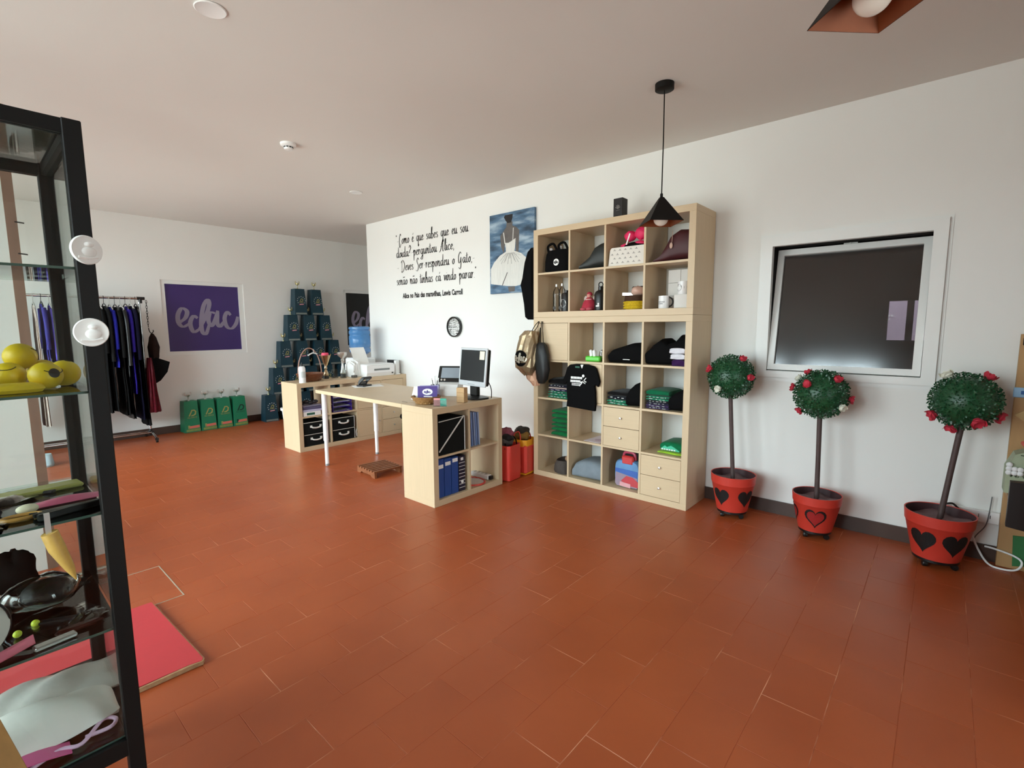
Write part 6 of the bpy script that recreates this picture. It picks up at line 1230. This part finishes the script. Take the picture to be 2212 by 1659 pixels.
mb = MB(); mb.loft([sup(-.235, -3.835, z+q_, rx, ry, 28, 2) for q_, rx, ry in ((0, .010, .046), (.005, .012, .05), (.011, .008, .04))]); single('brown_barrette', 'brown oval hair barrette near the front of cabinet', 'barrette', mb, mat('tortoise', '4E1F16', .25, var=.3, scale=40), (-.235, -3.835, z))
mb = MB(); mb.box(-.012, .012, -.04, .04, 0, .010, bev=.003, M=T(-.2, -3.885, z, .15)); single('silver_clip', 'silver alligator clip beside the brown barrette', 'hair clip', mb, SILVER, (-.2, -3.885, z))
for k, (x, y) in enumerate(((-.33, -3.91), (-.30, -3.945), (-.45, -4.0))): mb = MB(); mb.ball((x, y, z+.009), .009, n=12, m=8); single('lime_bead', ['lime bead closest to the clear packet', 'lime bead between clear packet and round mirror', 'lime bead behind the grey scrunchie'][k], 'bead', mb, mat('lime_bead', 'C9D33A', .4), (x, y, z), 'lime beads')
mb = MB(); mb.sheet(lambda u, v: (-.235+.05*v, -3.99+.07*u, z+.003+.02*u), 5, 3, .002); single('pink_strap', 'pink strap leaning on the round mirror', 'strap', mb, mat('pink_strap', 'D86276', .5), (-.21, -3.955, z))
z3 = SH[2]
for k, (x, y, zz, w_, d_, rz, lab) in enumerate(((-.45, -3.96, z3, .05, .08, .4, 'clear accessory packet lying at the back of the third glass shelf'), (-.24, -4.0, z3, .04, .06, -.3, 'clear accessory packet near the amber bangle'), (-.53, -3.83, z, .04, .055, .9, 'clear accessory packet leaning behind the black bun'), (-.28, -3.815, z, .03, .04, .2, 'clear accessory packet beside the brown barrette'))):
    t = thing('accessory_packet', lab, 'packet', (x, y, zz+.0005)); mb = MB(); mb.sheet(lambda u, v: (w_*(u-.5)*2, d_*(v-.5)*2, .004+.012*math.sin(PI*u)*math.sin(PI*v)+.003*math.sin(u*12+v*9)), 8, 10, .002, M=T(0, 0, 0, rz)); part('film', mb, FILM, t)
    mb = MB(); mb.box(-w_*.5, w_*.5, -.012, .012, .0005, .008, bev=.002, M=T(0, 0, 0, rz)); part('content', mb, mat('packet_content_%d' % k, ('8C8478', 'C9A46A', '2A2624', 'B9B2A6')[k], .5), t)
mb = MB(); mb.box(-.008, .008, -.06, .06, 0, .008, bev=.002, M=T(-.5, -3.88, z3+.0005, -.7)); single('dark_comb', 'dark comb lying by the yellow packet at the back', 'comb', mb, BLACKP, (-.5, -3.88, z3))
# bottom shelf
z = SH[4]; SAT = mat('white_satin_bag', 'F1EBE2', .35, var=.06, scale=6, bump=.5, bscale=14)
mb = MB(); mb.sheet(lambda u, v: (-.56+.16*v, -4.08+.33*u, z+.012+.055*math.sin(PI*min(1, u*1.02))**.6*math.sin(PI*v)**.7+.006*math.sin(u*14+v*9)), 24, 12, .008); single('plastic_garment_bag', 'translucent white plastic garment bag at the back of bottom shelf', 'plastic bag', mb, mat('milky_plastic', 'DAD3CB', .25, var=.08, scale=8, bump=.6, bscale=18), (-.48, -3.92, z))
mb = MB(); mb.sheet(lambda u, v: (-.40+.15*v, -4.1+.325*u, z+.016+.07*math.sin(PI*min(1, u))**.5*math.sin(PI*v)**.6+.005*math.sin(u*10-v*8)), 24, 12, .008); single('satin_shoe_bag', 'white satin shoe bag lying at the front of bottom shelf', 'shoe bag', mb, SAT, (-.33, -3.93, z))
t = thing('pink_satin_strap', 'pink satin ribbon with white loop on bottom shelf', 'ribbon', (-.22, -3.9, z), world=True)
mb = MB(); mb.sheet(lambda u, v: (-.245+.05*v, -4.08+.2*u, z+.004+.02*math.sin(PI*u)), 10, 3, .003); part('ribbon', mb, mat('bright_pink_satin', 'F06CA6', .35), t)
mb = MB(); mb.tube(smooth_pts([(-.2, -3.96, z+.01), (-.22, -3.9, z+.012), (-.2, -3.86, z+.014), (-.25, -3.81, z+.02), (-.23, -3.785, z+.02), (-.21, -3.8, z+.016), (-.22, -3.85, z+.014)], 5), .005, 7); part('loop', mb, mat('pale_pink_cord', 'F0C8E4', .5), t)
# cables on the floor below the cabinet
mb = MB(); mb.tube(smooth_pts([(-.3+.07*math.cos(a)*(1+.1*math.sin(3*a)), -3.9+.05*math.sin(a), .006+.002*math.sin(2*a)) for a in [i*.45 for i in range(30)]], 2), .004, 5); single('coiled_cable', 'dark coiled cable on the floor below the glass cabinet', 'cable', mb, BLACKP, (-.3, -3.9, 0))
# wooden easel leg close to the viewer
t = thing('wooden_easel', 'wooden easel standing in front of the glass cabinet', 'easel', (.2, -4.0, 0), world=True); PINE = mat('pine_wood', 'B98A4A', .5, var=.2, scale=8, stretch=(5, 5, .6))
def beam(a, b2, w_, d_):
    a, b2 = Vector(a), Vector(b2); dv = b2-a; M_ = Matrix.Translation(a) @ dv.to_track_quat('Z', 'Y').to_matrix().to_4x4(); mb = MB(); mb.box(-w_/2, w_/2, -d_/2, d_/2, 0, dv.length, M=M_, bev=.002); return mb
part('leg', beam((.315, -3.845, 0), (-.06, -4.06, .77), .045, .035), PINE, t); part('leg', beam((.315, -4.42, 0), (-.06, -4.22, .77), .045, .035), PINE, t); part('leg', beam((-.1, -4.14, .77), (.0, -4.6, .01), .04, .03), PINE, t)
part('cross_bar', beam((.14, -3.95, .36), (.14, -4.33, .36), .035, .025), PINE, t); part('top_bar', beam((-.06, -4.02, .77), (-.06, -4.26, .77), .045, .035), PINE, t)
# red board and floor hatch
t = thing('red_board', 'red painted wooden board with chipped edge lying on the floor', 'board', (-1.2, -3.7, 0))
mb = MB(); mb.prism([(-.37, -.46), (.32, -.46), (.33, .24), (.34, .285), (.325, .295), (-.36, .265)], .001, .02, M=Matrix.Rotation(PI/2, 4, 'X') @ Matrix.Scale(-1, 4, (0, 1, 0)) if False else Matrix(((1, 0, 0, 0), (0, 0, 1, 0), (0, 1, 0, 0), (0, 0, 0, 1)))); part('panel', mb, mat('coral_red_paint', 'C93A40', .5, var=.05), t)
mb = MB(); mb.prism([(.335, -.3), (.342, .24), (.345, .29), (.327, .3), (-.34, .27), (-.34, .266), (.324, .294), (.33, .24)], .002, .0185, M=Matrix(((1, 0, 0, 0), (0, 0, 1, 0), (0, 1, 0, 0), (0, 0, 0, 1)))); part('raw_edge', mb, mat('raw_plywood', 'C79B72', .8, var=.3, scale=40), t)
t = thing('floor_hatch', 'square floor hatch with pale metal edge set in the tiles', 'floor hatch', (-1.8, -3.54, 0), world=True)
HE = mat('hatch_edge', 'C9B9A0', .5, var=.3, scale=20)
for bx_ in ((-2.04, -1.553, -3.296, -3.291, 0.0, .0016), (-2.04, -1.553, -3.80, -3.795, 0, .0016), (-1.558, -1.553, -3.795, -3.296, 0, .0016), (-2.04, -2.035, -3.795, -3.296, 0, .0016)): mb = MB(); mb.box(*bx_); part('edge_strip', mb, HE, t)
# ================================================================== far right: board, chair, bag, sockets, cables
t = thing('wood_board', 'plain wooden board standing against the wall beside trees', 'board', (2.0, -.04, 0), world=True); OAK = mat('plywood_tan', 'B98F5E', .55, var=.08, scale=8, stretch=(4, 4, .5))
mb = MB(); mb.box(1.713, 2.35, -.055, -.0125, 0, 1.352, bev=.002); part('panel', mb, OAK, t)
mb = MB(); mb.box(1.713, 2.35, -.3, -.056, .46, .48, bev=.002); part('ledge', mb, OAK, t)
mb = MB(); mb.box(1.705, 2.35, -.075, -.056, 1.0, 1.055, bev=.003); bs = part('blue_strip', mb, mat('light_blue_tape', '9CC4E6', .5, var=.08, scale=8), t); mb = MB(); mb.box(1.735, 1.85, -.077, -.074, 1.018, 1.038, bev=.001); part('blue_print', mb, mat('mid_blue', '2F65A8', .5), bs)
mb = MB(); mb.box(1.722, 1.8, -.068, -.056, 1.29, 1.335, bev=.004); part('dark_bracket', mb, BLACKM, t)
mb = MB(); mb.prism([(1.72, .90), (1.80, .96), (1.95, .84), (1.95, .74), (1.86, .78)], -.07, -.057); part('cloth_flap', mb, mat('tan_cloth', 'C7A878', .8, var=.1), t)
mb = MB(); mb.prism([(1.78, .02), (1.95, .06), (1.95, .22), (1.77, .2)], -.062, -.0555); part('green_card', mb, mat('deep_green_card', '2E6E3A', .7), t)
mb = MB(); mb.ball((1.79, -.15, .755), .04, .03, .022, 14, 8, bump=.2); mb.ball((1.83, -.14, .77), .03, .03, .02, 14, 8, bump=.2); single('coral_flower', 'coral cloth flower above the printed bag by wooden board', 'flower', mb, mat('coral_cloth', 'E0685A', .7, var=.2, scale=40), (1.8, -.15, .73))
t = thing('printed_gift_bag', 'pale green gift bag with dark lettering behind the black chair', 'gift bag', (1.83, -.16, .481), world=True)
mb = MB(); mb.prism([(1.70, .481), (1.98, .481), (1.98, .70), (1.9, .735), (1.8, .735), (1.73, .70), (1.70, .62)], -.21, -.09); part('bag', mb, mat('pale_green_paper', 'AEB89A', .6, var=.15, scale=12), t)
mb = MB(); font_mesh(mb, 'MAS A', .05, lambda u, v: (1.715+u, -.2112, .575+v), .8, .001); part('lettering', mb, mat('dark_olive_ink', '56604A', .6), t)
mb = MB(); mb.tube([(1.75, -.2112, .70), (1.9, -.2112, .69)], .003, 5); mb.tube([(1.78, -.2112, .665), (1.9, -.2112, .66)], .002, 5); part('print_lines', mb, MC['dark_olive_ink'], t)
mb = MB()
for k in range(7): mb.ball((1.71+.022*(k % 3), -.225, .60+.022*(k//3)), .014, .01, .014, 10, 8)
part('white_blossom', mb, mat('white_blossom', 'F0F0F0', .6), t)
t = thing('black_chair', 'black padded chair with rounded backrest near the wooden board', 'chair', (1.95, -.62, 0)); 
mb = MB(); mb.sheet(lambda u, v: (-.27+.5*u, -.05+.30*u-.1*math.sin(PI*u)+.0*v, .66-.02*v-(.2+.03*math.sin(PI*u))*v+.03*u), 14, 8, .045); part('backrest', mb, mat('black_leatherette', '121112', .4, var=.1), t)
mb = MB(); mb.loft([sup(.08, .25, z, rx, ry, 32, 3) for z, rx, ry in ((.37, .2, .19), (.385, .22, .21), (.43, .22, .21), (.44, .2, .19))]); part('seat', mb, MC['black_leatherette'], t)
for (x, y) in ((-.08, .1), (.24, .1), (-.08, .4), (.24, .4)): mb = MB(); mb.tube([(x, y, 0), (x*.9+.01, y*.95, .37)], .013, 10); part('leg', mb, BLACKM, t)
t = thing('socket_trunking', 'white wall trunking with sockets low behind the largest pot', 'socket strip', (1.64, 0, .27), world=True); mb = MB(); mb.box(1.5, 1.712, -.03, 0, .235, .305, bev=.003); part('box', mb, WHITEP, t)
mb = MB(); mb.box(1.53, 1.56, -.0315, -.029, .262, .29); part('socket', mb, BLACKP, t); mb = MB(); mb.box(1.62, 1.623, -.0315, -.029, .265, .285); mb.box(1.67, 1.673, -.0315, -.029, .265, .285); part('slot', mb, BLACKP, t)
mb = MB(); mb.tube(smooth_pts([(1.60, -.04, .16), (1.63, -.045, .08), (1.68, -.09, .012), (1.75, -.11, .006), (1.80, -.10, .02), (1.815, -.08, .06), (1.78, -.07, .085), (1.70, -.06, .10), (1.66, -.05, .10)], 6), .0055, 8); single('white_cable', 'white cable loop hanging by the skirting near largest pot', 'cable', mb, WHITEP, (1.7, -.07, 0))
mb = MB(); mb.tube(smooth_pts([(1.67, -.033, .40), (1.665, -.034, .3), (1.655, -.034, .22), (1.62, -.034, .15), (1.61, -.034, .11)], 5), .003, 6); single('grey_cable', 'thin grey cable running down the wall beside wooden board', 'cable', mb, mat('grey_cable', '6B6A6B', .5), (1.64, -.034, .11))
mb = MB(); mb.tube(smooth_pts([(1.46, -.05, .31), (1.5, -.05, .325), (1.53, -.05, .30), (1.555, -.04, .275)], 5), .006, 6); single('black_plug_cable', 'black plug cable draped over the white socket trunking', 'cable', mb, BLACKP, (1.5, -.05, .275))
